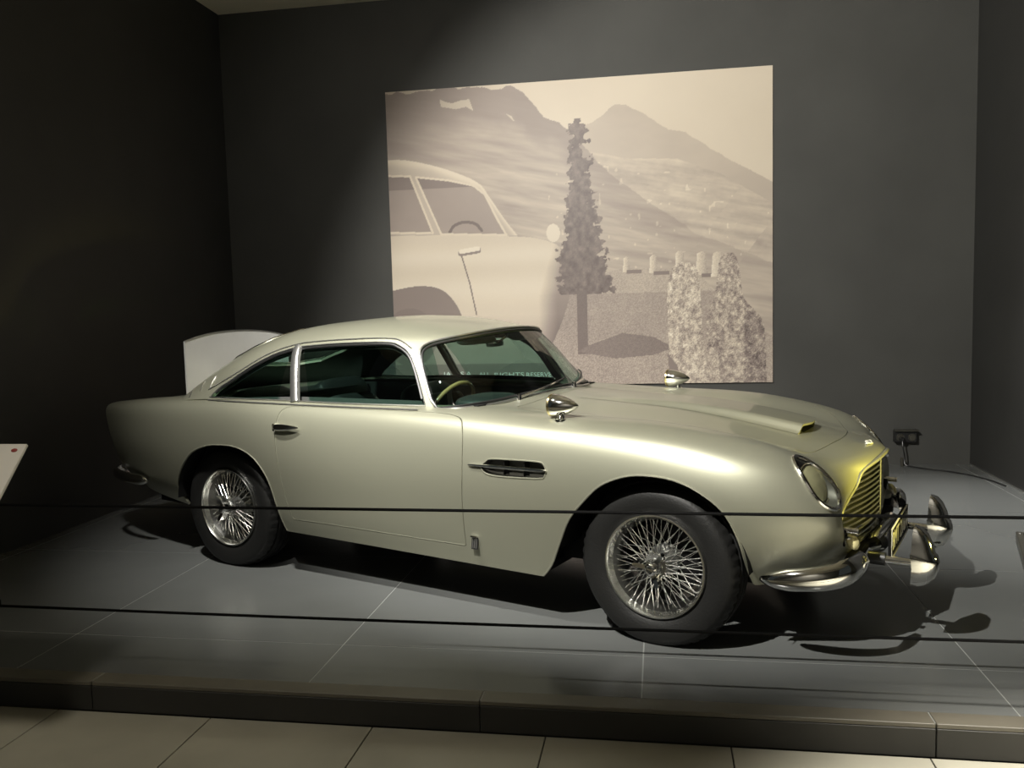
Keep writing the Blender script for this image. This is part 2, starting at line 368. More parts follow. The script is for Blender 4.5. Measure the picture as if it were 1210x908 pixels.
V = np.stack([PX0+A*(PX1-PX0), np.full(A.shape, YB-.024), PZ0+B*(PZ1-PZ0)], -1).reshape(-1, 3)
ii, jj = np.meshgrid(np.arange(NA-1), np.arange(NB-1)); k0 = (jj*NA+ii).ravel()
F = np.stack([k0, k0+1, k0+1+NA, k0+NA], -1)
me = bpy.data.meshes.new('poster_print'); me.vertices.add(len(V)); me.vertices.foreach_set('co', V.ravel())
me.loops.add(F.size); me.loops.foreach_set('vertex_index', F.ravel().astype(np.int32)); me.polygons.add(len(F))
me.polygons.foreach_set('loop_start', np.arange(0, F.size, 4, dtype=np.int32)); me.update(calc_edges=True)
ca = me.color_attributes.new('print', 'FLOAT_COLOR', 'POINT'); ca.data.foreach_set('color', np.concatenate([lin.reshape(-1, 3), np.ones((NA*NB, 1))], 1).ravel().astype(np.float32))
pm = mat('sepia_photo_print', (.5, .5, .5), rough=.45, spec=.3); an = _n(pm.node_tree, 'ShaderNodeAttribute'); an.attribute_name = 'print'
pm.node_tree.links.new(an.outputs['Color'], pm.node_tree.nodes['Principled BSDF'].inputs['Base Color']); me.materials.append(pm)
poster = MB().box(((PX0+PX1)/2, YB-.012, (PZ0+PZ1)/2), (PX1-PX0, .0236, PZ1-PZ0)).build('wall_poster', PGREEN, None, smooth=False)
tag(poster, 'large sepia mountain road photograph board hung on charcoal wall behind the car', 'poster')
link(bpy.data.objects.new('poster_print', me), poster)
RX = Matrix.Rotation(math.pi/2, 4, 'X')
for s, cx, wd, zz in (('JAQ S.A.', -2.0, .27, .797), ('ALL', -1.765, .10, .788), ('RIGHTS', -1.545, .262, .784), ('RESERVED', -1.26, .262, .782)):
    text_mesh('copyright_lettering', s, .055, WHITE, poster, Matrix.Translation((cx, YB-.0255, zz)) @ RX, .0004, width=wd)

# ------------------------------------------------------------------ the car: surfaces (x forward, w outboard half-width, z up)
def nat(knots):
    k = np.asarray(knots, float); n = len(k); h = np.diff(k); Am = np.zeros((n, n)); Rr = np.zeros((n, n)); Am[0, 0] = Am[-1, -1] = 1
    for i in range(1, n-1):
        Am[i, i-1] = h[i-1]; Am[i, i] = 2*(h[i-1]+h[i]); Am[i, i+1] = h[i]
        Rr[i, i-1] += 6/h[i-1]; Rr[i, i] -= 6/h[i-1]+6/h[i]; Rr[i, i+1] += 6/h[i]
    M = np.linalg.solve(Am, Rr); I = np.eye(n)
    def Bf(x):
        x = np.clip(np.asarray(x, float), k[0], k[-1]); i = np.clip(np.searchsorted(k, x, side='right')-1, 0, n-2)
        hh = h[i][:, None]; a = ((k[i+1]-x)[:, None])/hh; b = 1-a
        return a*I[i]+b*I[i+1]+((a**3-a)*M[i]+(b**3-b)*M[i+1])*hh**2/6
    return Bf
class Surf:
    def __init__(s, net, sign):
        s.P = np.array(net, float); s.sign = sign
        du = np.linalg.norm(np.diff(s.P, axis=0), axis=2).mean(1); dt = np.linalg.norm(np.diff(s.P, axis=1), axis=2).mean(0)
        ku = np.r_[0, np.cumsum(du)]; kt = np.r_[0, np.cumsum(dt)]; s.Lu, s.Lt = ku[-1], kt[-1]; s.Bu, s.Bt = nat(ku), nat(kt)
        nu, nt_ = int(s.Lu/.02), int(s.Lt/.015)
        u, t = np.meshgrid(np.linspace(0, s.Lu, nu), np.linspace(0, s.Lt, nt_), indexing='ij'); s.gu, s.gt = u.ravel(), t.ravel()
        s.gp = s(s.gu, s.gt); s.gp[:, 1] *= -1
        i, j = np.meshgrid(np.arange(nu-1), np.arange(nt_-1), indexing='ij'); k = (i*nt_+j).ravel()
        s.tri = np.concatenate([np.stack([k, k+nt_, k+nt_+1], -1), np.stack([k, k+nt_+1, k+1], -1)])
        s.bvh = BVHTree.FromPolygons([Vector(p) for p in s.gp], s.tri.tolist())
    def __call__(s, u, t): return np.einsum('ni,nj,ijk->nk', s.Bu(u), s.Bt(t), s.P)
    def normal(s, u, t, e=3e-3):
        u = np.asarray(u, float); t = np.asarray(t, float)
        a = s(np.minimum(u+e, s.Lu), t)-s(np.maximum(u-e, 0), t); b = s(u, np.minimum(t+e, s.Lt))-s(u, np.maximum(t-e, 0))
        n = np.cross(a, b)*s.sign; return n/np.maximum(np.linalg.norm(n, axis=1), 1e-12)[:, None]
    def cast(s, o, d):
        loc, nrm, f, dist = s.bvh.ray_cast(Vector(o), Vector(d))
        if loc is None: return None
        a, b, c = (Vector(s.gp[i]) for i in s.tri[f]); v0, v1, v2 = b-a, c-a, loc-a
        d00, d01, d11, d20, d21 = v0.dot(v0), v0.dot(v1), v1.dot(v1), v2.dot(v0), v2.dot(v1); den = d00*d11-d01*d01
        v = (d11*d20-d01*d21)/den; w_ = (d00*d21-d01*d20)/den; q = np.array([1-v-w_, v, w_]); k = s.tri[f]
        return np.array([q@s.gu[k], q@s.gt[k]])
    def side(s, pts):                                   # (x, z) -> (u, t)
        return np.array([r for r in (s.cast((x, -3, z), (0, 1, 0)) for x, z in pts) if r is not None])
    def plan(s, pts):                                   # (x, w) -> (u, t)
        return np.array([r for r in (s.cast((x, -max(w_, 1e-4), 4), (0, 0, -1)) for x, w_ in pts) if r is not None])
    def at(s, ut, off=0.0):                             # near-side 3D points
        ut = np.atleast_2d(ut); p = s(ut[:, 0], ut[:, 1])
        if off: p = p+s.normal(ut[:, 0], ut[:, 1])*off
        p[:, 1] *= -1; return p
def st(x, rows): return [((r[2] if len(r) > 2 else x), r[0], r[1]) for r in rows]
NET1 = [
 st(-3.64, [(.54, .355, -3.46), (.62, .41, -3.51), (.665, .50, -3.56), (.685, .63, -3.60), (.69, .75, -3.63), (.68, .826, -3.64), (.62, .852, -3.645), (.45, .846, -3.65), (.22, .842, -3.66), (0, .84, -3.665)]),
 st(-3.3, [(.66, .345), (.71, .42), (.745, .52), (.768, .64), (.768, .76), (.748, .842), (.69, .880), (.48, .882), (.24, .88), (0, .88)]),
 st(-2.9, [(.72, .30), (.765, .38), (.80, .50), (.818, .63), (.815, .76), (.793, .853), (.735, .900), (.5, .905), (.25, .91), (0, .91)]),
 st(-2.49, [(.75, .255), (.79, .34), (.822, .48), (.836, .63), (.830, .77), (.803, .868), (.742, .917), (.5, .915), (.25, .915), (0, .915)]),
 st(-2.0, [(.755, .238), (.79, .33), (.82, .48), (.836, .63), (.830, .78), (.803, .872), (.745, .92), (.5, .92), (.25, .92), (0, .92)]),
 st(-1.4, [(.76, .230), (.79, .325), (.82, .475), (.837, .63), (.830, .78), (.802, .872), (.74, .917), (.5, .915), (.25, .915), (0, .915)]),
 st(-.9, [(.765, .222), (.79, .32), (.82, .475), (.838, .63), (.829, .775), (.795, .868), (.715, .913), (.49, .920), (.25, .936), (0, .946)]),
 st(-.45, [(.77, .216), (.79, .31), (.82, .47), (.839, .63), (.829, .765), (.788, .857), (.69, .902), (.48, .890), (.25, .917), (0, .929)]),
 st(0, [(.77, .235), (.795, .34), (.825, .48), (.84, .62), (.826, .75), (.778, .843), (.67, .890), (.46, .856), (.24, .876), (0, .885)]),
 st(.3, [(.735, .28), (.775, .37), (.81, .48), (.825, .60), (.812, .715), (.764, .80), (.66, .847), (.44, .812), (.23, .823), (0, .830)]),
 st(.5, [(.66, .30), (.715, .375), (.755, .46), (.775, .56), (.768, .655), (.730, .74), (.645, .790), (.42, .768), (.22, .782), (0, .789)]),
 st(.62, [(.55, .30, .585), (.61, .36, .615), (.66, .44, .635), (.69, .53, .645), (.688, .615, .64), (.655, .69, .618), (.575, .728, .602), (.385, .742, .602), (.20, .757, .632), (0, .766, .645)]),
 st(.68, [(.35, .295, .62), (.40, .365, .67), (.52, .425, .685), (.595, .50, .69), (.60, .575, .682), (.565, .632, .670), (.465, .672, .662), (.325, .720, .668), (.165, .740, .700), (0, .746, .715)]),
 st(.70, [(0, .30, .64), (0, .385, .715), (.30, .402, .690), (.47, .455, .668), (.49, .54, .664), (.42, .59, .676), (.325, .632, .692), (.262, .678, .704), (.14, .708, .742), (0, .719, .755)]),
]
C0 = [(-1.12, .690, .915), (-1.20, .645, 1.05), (-1.26, .60, 1.15), (-1.275, .55, 1.20), (-1.20, .46, 1.234), (-1.12, .32, 1.256), (-1.085, .16, 1.268), (-1.075, 0, 1.272)]
NET2 = [C0,
 st(-1.5, [(.737, .918), (.692, 1.06), (.647, 1.17), (.610, 1.228), (.56, 1.262), (.43, 1.303), (.22, 1.331), (0, 1.339)]),
 st(-2.0, [(.742, .92), (.695, 1.045), (.65, 1.148), (.612, 1.205), (.56, 1.244), (.43, 1.294), (.22, 1.325), (0, 1.335)]),
 st(-2.4, [(.745, .92), (.703, .995), (.658, 1.07), (.617, 1.125), (.56, 1.174), (.43, 1.236), (.22, 1.280), (0, 1.295)]),
 [(-2.70, .744, .915), (-2.715, .705, .955), (-2.73, .66, 1.0), (-2.74, .615, 1.035), (-2.75, .55, 1.065), (-2.78, .42, 1.10), (-2.82, .21, 1.14), (-2.84, 0, 1.155)],
 [(-2.87, .735, .900), (-2.90, .705, .905), (-2.94, .66, .91), (-2.98, .605, .912), (-3.02, .53, .915), (-3.10, .41, .915), (-3.18, .21, .915), (-3.22, 0, .915)]]
BASE = [(-1.12, .690, .915), (-1.045, .690, .916), (-.975, .66, .919), (-.93, .575, .921), (-.895, .44, .926), (-.865, .28, .936), (-.842, .14, .944), (-.835, 0, .948)]
_a, _b = np.array(BASE), np.array(C0); _m = (_a+_b)/2+np.array([0, .012, .022, .026, .028, .03, .03, .03])[:, None]*np.array([.75, 0, .6])
_m[:, 1] += np.array([0, .008, .014, .016, .012, .008, .004, 0])
S1, S2, S3 = Surf(NET1, -1), Surf(NET2, 1), Surf([_a, _m, _b], 1)

def dens(poly, step):
    out = []
    for a, b in zip(poly, np.roll(poly, -1, 0)):
        n = max(1, int(np.ceil(np.linalg.norm(b-a)/step)))
        for k in range(n): out.append(a+(b-a)*k/n)
    return np.array(out)
def inset(poly, d):
    P = np.array(poly); a = np.roll(P, 1, 0); b = np.roll(P, -1, 0); t = b-a; t /= np.maximum(np.linalg.norm(t, axis=1), 1e-9)[:, None]
    n = np.stack([-t[:, 1], t[:, 0]], -1); area = np.sum(P[:, 0]*b[:, 1]-b[:, 0]*P[:, 1]); return P+n*(d if area > 0 else -d)
def inpoly(Q, poly): return pmask(Q[:, 0], Q[:, 1], poly)
def patch(S, outer, holes=(), step=.022, flange=.012, off=0.0):
    """near-side panel: returns verts, tris, normals per corner"""
    full = outer is None
    if full: outer = np.array([(0, 0), (S.Lu, 0), (S.Lu, S.Lt), (0, S.Lt)])
    loops = [dens(outer, step)]+[dens(h, step) for h in holes]
    C = np.vstack(loops); E = []; b = 0
    for L in loops:
        n = len(L); E += [(b+i, b+(i+1) % n) for i in range(n)]; b += n
    lo, hi = outer.min(0), outer.max(0)
    nu, nt_ = max(2, int((hi[0]-lo[0])/step)), max(2, int((hi[1]-lo[1])/step))
    gu, gt = np.meshgrid(np.linspace(lo[0], hi[0], nu+1), np.linspace(lo[1], hi[1], nt_+1)); G = np.stack([gu.ravel(), gt.ravel()], -1)
    G = G[inpoly(G, outer)]
    keep = np.ones(len(G), bool)
    for i in range(0, len(G), 4000): keep[i:i+4000] = (((G[i:i+4000, None]-C[None])**2).sum(2).min(1) > (.45*step)**2)
    P = np.vstack([C, G[keep]])
    vs, es, fs = delaunay_2d_cdt([Vector(p) for p in P], E, [], 0, 1e-6)[:3]
    UT = np.array([tuple(v) for v in vs]); Tm = np.array([f for f in fs if len(f) == 3]); cen = UT[Tm].mean(1)
    ok = inpoly(cen, outer)
    for h in holes: ok &= ~inpoly(cen, h)
    Tm = Tm[ok]; UT = np.clip(UT, [0, 0], [S.Lu, S.Lt]); X = S.at(UT, off); N = S.normal(UT[:, 0], UT[:, 1]); N[:, 1] *= -1
    fn = np.cross(X[Tm[:, 1]]-X[Tm[:, 0]], X[Tm[:, 2]]-X[Tm[:, 0]]); bad = np.einsum('ij,ij->i', fn, N[Tm].mean(1)) < 0
    Tm[bad] = Tm[bad][:, ::-1]
    keepa = np.linalg.norm(fn, axis=1) > 1e-10; Tm = Tm[keepa]
    faces = [tuple(t) for t in Tm]; cn = [N[t] for t in Tm]; V = list(X)
    if flange:
        ed = {}
        for t in Tm:
            for i in range(3):
                a, b_ = int(t[i]), int(t[(i+1) % 3]); ed[(a, b_)] = 1
        for (a, b_) in ed:
            if (b_, a) in ed: continue
            if abs(X[a][1]) < 2e-4 and abs(X[b_][1]) < 2e-4: continue
            k = len(V); A2, B2 = X[a]-N[a]*flange, X[b_]-N[b_]*flange; V += [X[a], X[b_], B2, A2]
            n = np.cross(X[a]-X[b_], A2-X[a]); n = n/max(np.linalg.norm(n), 1e-9)
            faces.append((k+1, k, k+3, k+2)); cn.append(np.array([n]*4)*1.0)
    used = np.zeros(len(V), bool)
    for f in faces:
        for i in f: used[i] = True
    rm = np.cumsum(used)-1; V = np.array(V)[used]; faces = [tuple(rm[i] for i in f) for f in faces]
    return V, faces, cn
def mkn(name, parts, m, parent):
    V = []; F = []; CN = []
    for v, f, c in parts:
        b = len(V); V += [tuple(p) for p in v]; F += [tuple(int(i)+b for i in q) for q in f]; CN += [tuple(n) for q in c for n in q]
    o = mk(name, V, F, m, parent, True); o.data.normals_split_custom_set(CN); return o
def far(p):
    v, f, c = p; v = v*np.array([1, -1, 1]); return v, [q[::-1] for q in f], [np.array(n)[::-1]*np.array([1, -1, 1]) for n in c]
def both(p): return [p, far(p)]

CARY = -0.376
PART_LABELS = {'tyre': 'black rubber tyre', 'spokes': 'crossed chrome wire spokes', 'spinner': 'three-eared chrome wheel spinner', 'steering_wheel': 'wood-rimmed steering wheel',
               'number_plate': 'black front number plate with pale lettering', 'overrider': 'chrome overrider pushed forward on a ram', 'wing_mirror': 'bullet-shaped chrome wing mirror',
               'windscreen': 'green-tinted curved windscreen', 'side_vent': 'dark side vent with chrome strake', 'grille': 'wide grille with horizontal slats', 'poster_print': 'sepia print of a mountain road, a pale car and stone posts'}
car = empty('sports_car', (0, 0, 0), CARY)
tag(car, 'pale metallic grey-green vintage coupe with wire wheels parked on the dark tiled plinth', 'car')

# outlines on the body, as side-view (x, z) or plan (x, w)
ARCH_F = crv([(-.520, .205), (-.458, .278), (-.402, .394), (-.351, .494), (-.28, .578), (-.194, .657), (-.082, .702), (.026, .710), (.129, .696), (.225, .654), (.307, .588), (.356, .482), (.378, .35), (.392, .285)], 5)
ARCH_R = crv([(-2.865, .315), (-2.878, .40), (-2.85, .465), (-2.782, .548), (-2.681, .629), (-2.554, .674), (-2.422, .687), (-2.294, .677), (-2.182, .627), (-2.105, .531), (-2.072, .405), (-2.052, .243)], 5)
def arch_poly(pts):
    ut = S1.side(pts); a, b = ut[0], ut[-1]; return np.vstack([[(a[0], -.05)], ut, [(b[0], -.05)]])
DOOR = np.vstack([crv([(-1.955, .906), (-1.985, .900), (-2.013, .878), (-2.026, .823), (-2.028, .739), (-2.015, .608), (-1.998, .45), (-1.976, .325)], 5), crv([(-1.960, .314), (-1.666, .314), (-1.141, .308), (-.905, .306)], 3),
                  crv([(-.893, .312), (-.882, .497), (-.868, .654), (-.868, .79), (-.880, .85), (-.905, .885), (-.963, .900), (-1.06, .906)], 5), crv([(-1.08, .9065), (-1.4, .907), (-1.8, .908)], 3)])
door_ut = S1.side(DOOR)
HOOD = np.vstack([crv([(-.745, 0), (-.75, .15), (-.765, .32), (-.785, .47)], 4), crv([(-.775, .50), (-.6, .55), (-.34, .592), (-.15, .612), (0, .618), (.15, .61), (.30, .588), (.41, .545), (.475, .47), (.525, .36), (.560, .22), (.578, .10), (.584, 0)], 5)])
hood_ut = S1.plan(HOOD); hood_ut[0, 1] = hood_ut[-1, 1] = S1.Lt
hood_ut = np.vstack([hood_ut, [(hood_ut[-1, 0], S1.Lt+.001), (hood_ut[0, 0], S1.Lt+.001)]])
CAB = [(-2.80, 0), (-2.80, .45), (-2.70, .66), (-2.4, .69), (-1.5, .69), (-1.16, .65), (-1.02, .60), (-.95, .40), (-.91, .2), (-.90, 0)]
cab_ut = S1.plan(CAB); cab_ut = np.vstack([cab_ut, [(cab_ut[-1, 0], S1.Lt+.001), (cab_ut[0, 0], S1.Lt+.001)]])
BOOT = [(-3.02, 0), (-3.02, .3), (-3.0, .46), (-3.08, .52), (-3.4, .50), (-3.56, .44), (-3.60, .38), (-3.615, .2), (-3.62, 0)]
VENT = np.vstack([crv([(-.770, .692), (-.745, .716), (-.715, .728), (-.60, .731), (-.485, .731), (-.458, .722), (-.447, .700), (-.452, .672), (-.475, .661), (-.60, .655), (-.70, .655), (-.748, .664), (-.770, .684)], 4)])
vent_ut = S1.side(VENT)
def headlamp_loop(scale=1.0, n=44):
    """oval fairing opening: rays cast onto the wing along the lamp axis"""
    c = Vector((.606, -.628, .690)); ax = Vector((.62, -.50, .60)).normalized()
    up = Vector((-.075, -.012, .115)).normalized(); up = (up-ax*up.dot(ax)).normalized(); sd = up.cross(ax)
    out = []
    for k in range(n):
        a = 2*math.pi*k/n; s_, c_ = math.sin(a), math.cos(a)
        r = (.128 if c_ > 0 else .112)*scale
        p = c+up*(c_*r)+sd*(s_*.072*scale*(1-.18*c_))
        h = S1.cast(p+ax*.5, -ax)
        if h is not None: out.append(h)
    return np.array(out)
head_ut = headlamp_loop()
# body shell
shell = mkn('body_shell', both(patch(S1, None, [arch_poly(ARCH_F), arch_poly(ARCH_R), door_ut, inset(hood_ut, -.0015), cab_ut, vent_ut, head_ut], .02, .014)), PAINT, car)
V = S1(np.zeros(60), np.linspace(0, S1.Lt, 60)); Vl = V*np.array([1, -1, 1]); ring = list(Vl)+list(V[::-1][1:]); nR = len(ring)
ctr = np.array([-3.60, 0, .60]); mid_ = [np.array(p)*.55+ctr*.45+np.array([-.03, 0, 0]) for p in ring]
mk('tail_panel', ring+mid_+[ctr+np.array([-.045, 0, 0])], [(i, i+1, nR+i+1, nR+i) for i in range(nR-1)]+[(nR+i, nR+i+1, 2*nR) for i in range(nR-1)], PAINT, car)
for sgn in (-1, 1):
    MB().rbox((-3.655, sgn*.56, .66), (.05, .09, .22), .6).build('tail_lamp', REDL, car)
# doors
dp = patch(S1, inset(door_ut, .0040), (), .02, .02)
doors = [mkn('door', [dp], PAINT, car), mkn('door', [far(dp)], PAINT, car)]
hp = patch(S1, inset(hood_ut, .0018), (), .02, .016); hp[0][:, 1] = np.minimum(hp[0][:, 1], 0)
bonnet = mkn('bonnet', both(hp), PAINT, car)
de = MB().tube([tuple(p) for p in S1.at(dens(inset(door_ut, .0048), .02), -.0016)], .0026, 6, closed=True)
de.build('door_edge', PAINT, doors[0]); flipped(de).build('door_edge', PAINT, doors[1])
# roof shell with openings for side glass and rear window
DLO = np.vstack([crv([(-2.615, .926), (-2.605, .945), (-2.565, .985), (-2.518, 1.012), (-2.443, 1.06), (-2.364, 1.104), (-2.28, 1.141), (-2.196, 1.170), (-2.061, 1.198), (-1.90, 1.212), (-1.758, 1.220), (-1.6, 1.225), (-1.491, 1.226), (-1.426, 1.222), (-1.385, 1.209), (-1.339, 1.184), (-1.296, 1.145), (-1.250, 1.081), (-1.20, .993), (-1.165, .926)], 4),
                 crv([(-1.20, .9245), (-1.5, .9255), (-2.0, .927), (-2.4, .9265)], 4)])
dlo_ut = S2.side(DLO)
RWIN = [(-2.43, 0), (-2.44, .2), (-2.48, .36), (-2.56, .44), (-2.70, .45), (-2.86, .40), (-2.97, .26), (-3.0, .12), (-3.005, 0)]
rw = S2.plan(RWIN); rw = np.vstack([rw, [(rw[-1, 0], S2.Lt+.001), (rw[0, 0], S2.Lt+.001)]])
roofo = mkn('roof', both(patch(S2, None, [dlo_ut, rw], .02, .022)), PAINT, car)
# glass panes
def pane(name, S, ut, off, parent=car, two=True, join=False, m=GLASS):
    p = patch(S, ut, (), .03, 0, off)
    if join: return mkn(name, both(p), m, parent)
    a = mkn(name, [p], m, parent); b = mkn(name, [far(p)], m, parent) if two else None; return a, b
pane('windscreen', S3, None, -.004, join=True)
pane('rear_window', S2, rw, -.006, join=True)
BP = lambda z: -1.975-(z-.925)*.33
fr = DLO[DLO[:, 0] > -1.955]; bk = DLO[DLO[:, 0] < -2.02]
frp = np.array([p for p in DLO if p[0] > BP(p[1])+.028]); bkp = np.array([p for p in DLO if p[0] < BP(p[1])-.028])
pane('door_window', S2, S2.side(frp), -.010); pane('quarter_window', S2, S2.side(bkp), -.010)
# chrome trims
def path3(S, ut, off): return [tuple(p) for p in S.at(np.array(ut), off)]
def pair(name, mb, m, parent=car):
    a = mb.build(name, m, parent); f = flipped(mb).build(name, m, parent); return a, f
def sub(ut, n): return dens(np.array(ut), n)
pair('window_surround', MB().tube(path3(S2, sub(inset(dlo_ut, .002), .02), .002), .003, 6, closed=True), CHROME_S)
_rb = [p for p in path3(S2, sub(inset(dlo_ut, .013), .02), -.004) if p[2] > .945]
pair('window_rubber', MB().tube(_rb, .0065, 6), TRIMBLACK)
zz = np.linspace(.924, 1.215, 14)
pair('window_pillar', MB().tube(path3(S2, S2.side([(BP(z), min(z, 1.2)) for z in zz]), .001), .0085, 8, sq=3.0, up=(0, -1, 0)), CHROME_S)
pair('window_divider', MB().tube(path3(S2, S2.side([(BP(z)+.036, min(z, 1.2)) for z in zz]), -.001), .0075, 6), CHROME_S)
# drip rail
pair('drip_rail', MB().tube(path3(S2, np.vstack([S2.side(crv([(-2.66, .965), (-2.50, 1.045), (-2.30, 1.15), (-2.1, 1.207), (-1.9, 1.228), (-1.6, 1.241), (-1.45, 1.240), (-1.385, 1.226), (-1.32, 1.192)], 5))]), .003), .0035, 6), CHROME_S)
wsu = np.vstack([[(0, t) for t in np.linspace(.03, S3.Lt, 40)]]); top = np.vstack([[(S3.Lu, t) for t in np.linspace(.03, S3.Lt, 50)]])
lo3, hi3 = S3.at(wsu, .003), S3.at(top, .003)
loop = [tuple(p) for p in lo3]+[(p[0], -p[1], p[2]) for p in lo3[::-1][1:]]+[(p[0], -p[1], p[2]) for p in hi3[1:-1]]+[tuple(p) for p in hi3[::-1]]
MB().tube(loop, .0065, 8, closed=True).build('windscreen_surround', CHROME_S, car)
lo3, hi3 = S3.at(wsu+[(.014, .0)], -.001), S3.at(top-[(.014, 0)], -.001)
loop = [tuple(p) for p in lo3]+[(p[0], -p[1], p[2]) for p in lo3[::-1][1:]]+[(p[0], -p[1], p[2]) for p in hi3[1:-1]]+[tuple(p) for p in hi3[::-1]]
MB().tube(loop, .0065, 6, closed=True).build('windscreen_rubber', TRIMBLACK, car)
rr_ = S2.at(rw[:-2], .002); MB().tube([tuple(p) for p in rr_]+[(p[0], -p[1], p[2]) for p in rr_[::-1][1:-1]], .008, 6, closed=True).build('rear_window_surround', CHROME, car)
# waist moulding
pair('waist_moulding', MB().tube(path3(S1, S1.side([(x, .9105) for x in np.linspace(-2.62, -1.17, 40)]), .003), .0042, 6), CHROME_S)
# sail panel: rear trim strip, the forward two added for reflected light
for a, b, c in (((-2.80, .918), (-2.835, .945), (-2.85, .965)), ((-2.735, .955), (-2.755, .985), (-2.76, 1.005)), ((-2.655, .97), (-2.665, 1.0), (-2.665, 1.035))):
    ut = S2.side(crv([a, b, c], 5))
    if len(ut) > 3: pair('sail_trim_glint', MB().tube(path3(S2, ut, .001), .0035, 6), CHROME_S)
# arch lips
for AP in (ARCH_F, ARCH_R):
    pair('arch_lip', MB().tube(path3(S1, S1.side(AP), -.002), .005, 6), PAINT)

# ------------------------------------------------------------------ underbody, wheel wells
ub = MB(); ub.box((-1.45, 0, .32), (3.7, 1.16, .13)); ub.box((-.15, 0, .46), (1.35, .80, .36)); ub.box((-2.75, 0, .46), (1.3, .86, .40))
ub.box((-1.25, 0, .245), (1.50, 1.46, .03))
ub.build('underbody', BLACK, car, smooth=False)
for cx_, R_ in ((-.01, .405), (-2.465, .392)):
    mb = MB(); n = 26; V = []; F = []
    for k in range(n+1):
        a = math.radians(4+172*k/n)
        for wv in (.44, .80): V.append((cx_+R_*math.cos(a), -wv, .325+R_*math.sin(a)))
    F = [(2*k, 2*k+1, 2*k+3, 2*k+2) for k in range(n)]
    b0 = len(V); V.append((cx_, -.44, .325)); F += [(b0, 2*k, 2*k+2) for k in range(n)]
    mb.add(V, F); pair('wheel_well', mb, BLACK)
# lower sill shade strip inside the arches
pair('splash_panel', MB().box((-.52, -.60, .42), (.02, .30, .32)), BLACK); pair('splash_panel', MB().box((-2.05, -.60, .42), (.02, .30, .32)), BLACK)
mb = MB().tube([(-2.80, -.64, .47), (-2.84, -.655, .44), (-2.85, -.65, .40), (-2.845, -.63, .37)], [.022, .036, .036, .02], 12); pair('suspension_lever', mb, mat('dusty_steel', (.30, .27, .20), rough=.5, metal=.5))

# ------------------------------------------------------------------ wheels
RIMR, TYR = .2104, .325
def tyre_mb():
    prof = [(.203, .742), (.209, .752), (.222, .761), (.245, .768), (.270, .770), (.292, .765), (.304, .755), (.311, .742)]
    tread = [(.3185, .728), (.3205, .716), (.3125, .714), (.3125, .706), (.3235, .704), (.3245, .684), (.316, .682), (.316, .674), (.325, .672), (.325, .650), (.316, .648), (.316, .640), (.3245, .638), (.3235, .618), (.3125, .616), (.3125, .608), (.3205, .606), (.318, .594)]
    back = [(.311, .580), (.30, .566), (.275, .556), (.24, .560), (.205, .580)]
    allp = prof+tread+back; n = 150; t0, t1 = len(prof)-2, len(prof)+1
    def rf(i, k, r, a):
        if t0 < i <= t1 and k % 3 == 0: r -= .006
        return r, -a
    mb = MB().lathe([(.205+(r-.205)*1.15, a) for r, a in allp], n, 'y', closed=True, rfun=rf)
    def flat(v):
        x, y, z = v; d = max(0, -z-.3245)
        return (x*(1+.10*d/.018*0), y-(.010 if y < -.70 else (-.010 if y < -.60 else 0))*min(1, max(0, (-z-.20)/.10)), max(z, -.3245))
    mb.V = [flat(v) for v in mb.V]; return mb
def rim_mb():
    p = [(.2065, .738), (.2135, .752), (.2155, .762), (.2125, .770), (.2065, .770), (.2025, .763), (.2005, .755), (.197, .742), (.1945, .734)]
    return MB().lathe([(r, -a) for r, a in p], 72, 'y')
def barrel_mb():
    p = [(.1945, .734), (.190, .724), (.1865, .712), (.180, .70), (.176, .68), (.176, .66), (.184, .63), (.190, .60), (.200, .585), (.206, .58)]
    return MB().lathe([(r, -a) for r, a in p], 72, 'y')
def rot_y(V, a): c, s = math.cos(a), math.sin(a); return [(v[0]*c-v[2]*s, v[1], v[0]*s+v[2]*c) for v in V]
def spokes_mb():
    mb = MB()
    def sp(r0, w0, a0, r1, w1, a1, rad=.0016):
        p = (r0*math.cos(a0), -w0, r0*math.sin(a0)); q = (r1*math.cos(a1), -w1, r1*math.sin(a1)); mb.tube([p, q], rad, 5)
        d = Vector(q)-Vector(p); d.normalize(); e = Vector(q)-d*.016; mb.tube([tuple(e), q], rad*1.5, 5)
    for k in range(24):
        a = 2*math.pi*k/24
        for s in (-1, 1): sp(.047, .752, a, .188, .722, a+s*math.radians(20)+math.radians(4))
    for k in range(18):
        a = 2*math.pi*k/18
        for s in (-1, 1):
            sp(.064, .665, a+.10, .178, .680, a+s*math.radians(31)+.10)
    return mb
def hub_mb():
    p = [(.0, .772), (.016, .772), (.026, .768), (.031, .760), (.033, .752), (.047, .750), (.049, .735), (.046, .715), (.052, .70), (.056, .68), (.066, .66), (.068, .64), (.06, .60)]
    return MB().lathe([(r, -a) for r, a in p], 36, 'y')
def spinner_mb():
    mb = MB().lathe([(r, -a) for r, a in [(.0, .812), (.012, .8115), (.022, .808), (.027, .800), (.029, .786), (.036, .775), (.036, .768)]], 32, 'y')
    mb.lathe([(r, -a) for r, a in [(.0135, .8125), (.0165, .8135), (.0185, .8105)]], 28, 'y')
    for k in range(3):
        an = math.radians(65+120*k); V = []
        for r, hw, w0, w1 in ((.02, .015, .765, .795), (.045, .016, .767, .797), (.066, .0145, .772, .802), (.078, .008, .776, .806)):
            for sx, ww in ((-hw, w0), (hw, w0), (hw*.6, w1), (-hw*.6, w1)): V.append((r, -ww, sx))
        F = [(0, 1, 2, 3), (15, 14, 13, 12)]
        for i in range(3):
            for j in range(4): F.append((4*i+j, 4*i+4+j, 4*i+4+(j+1) % 4, 4*i+(j+1) % 4))
        mb.add(rot_y(V, an), F)
    return mb
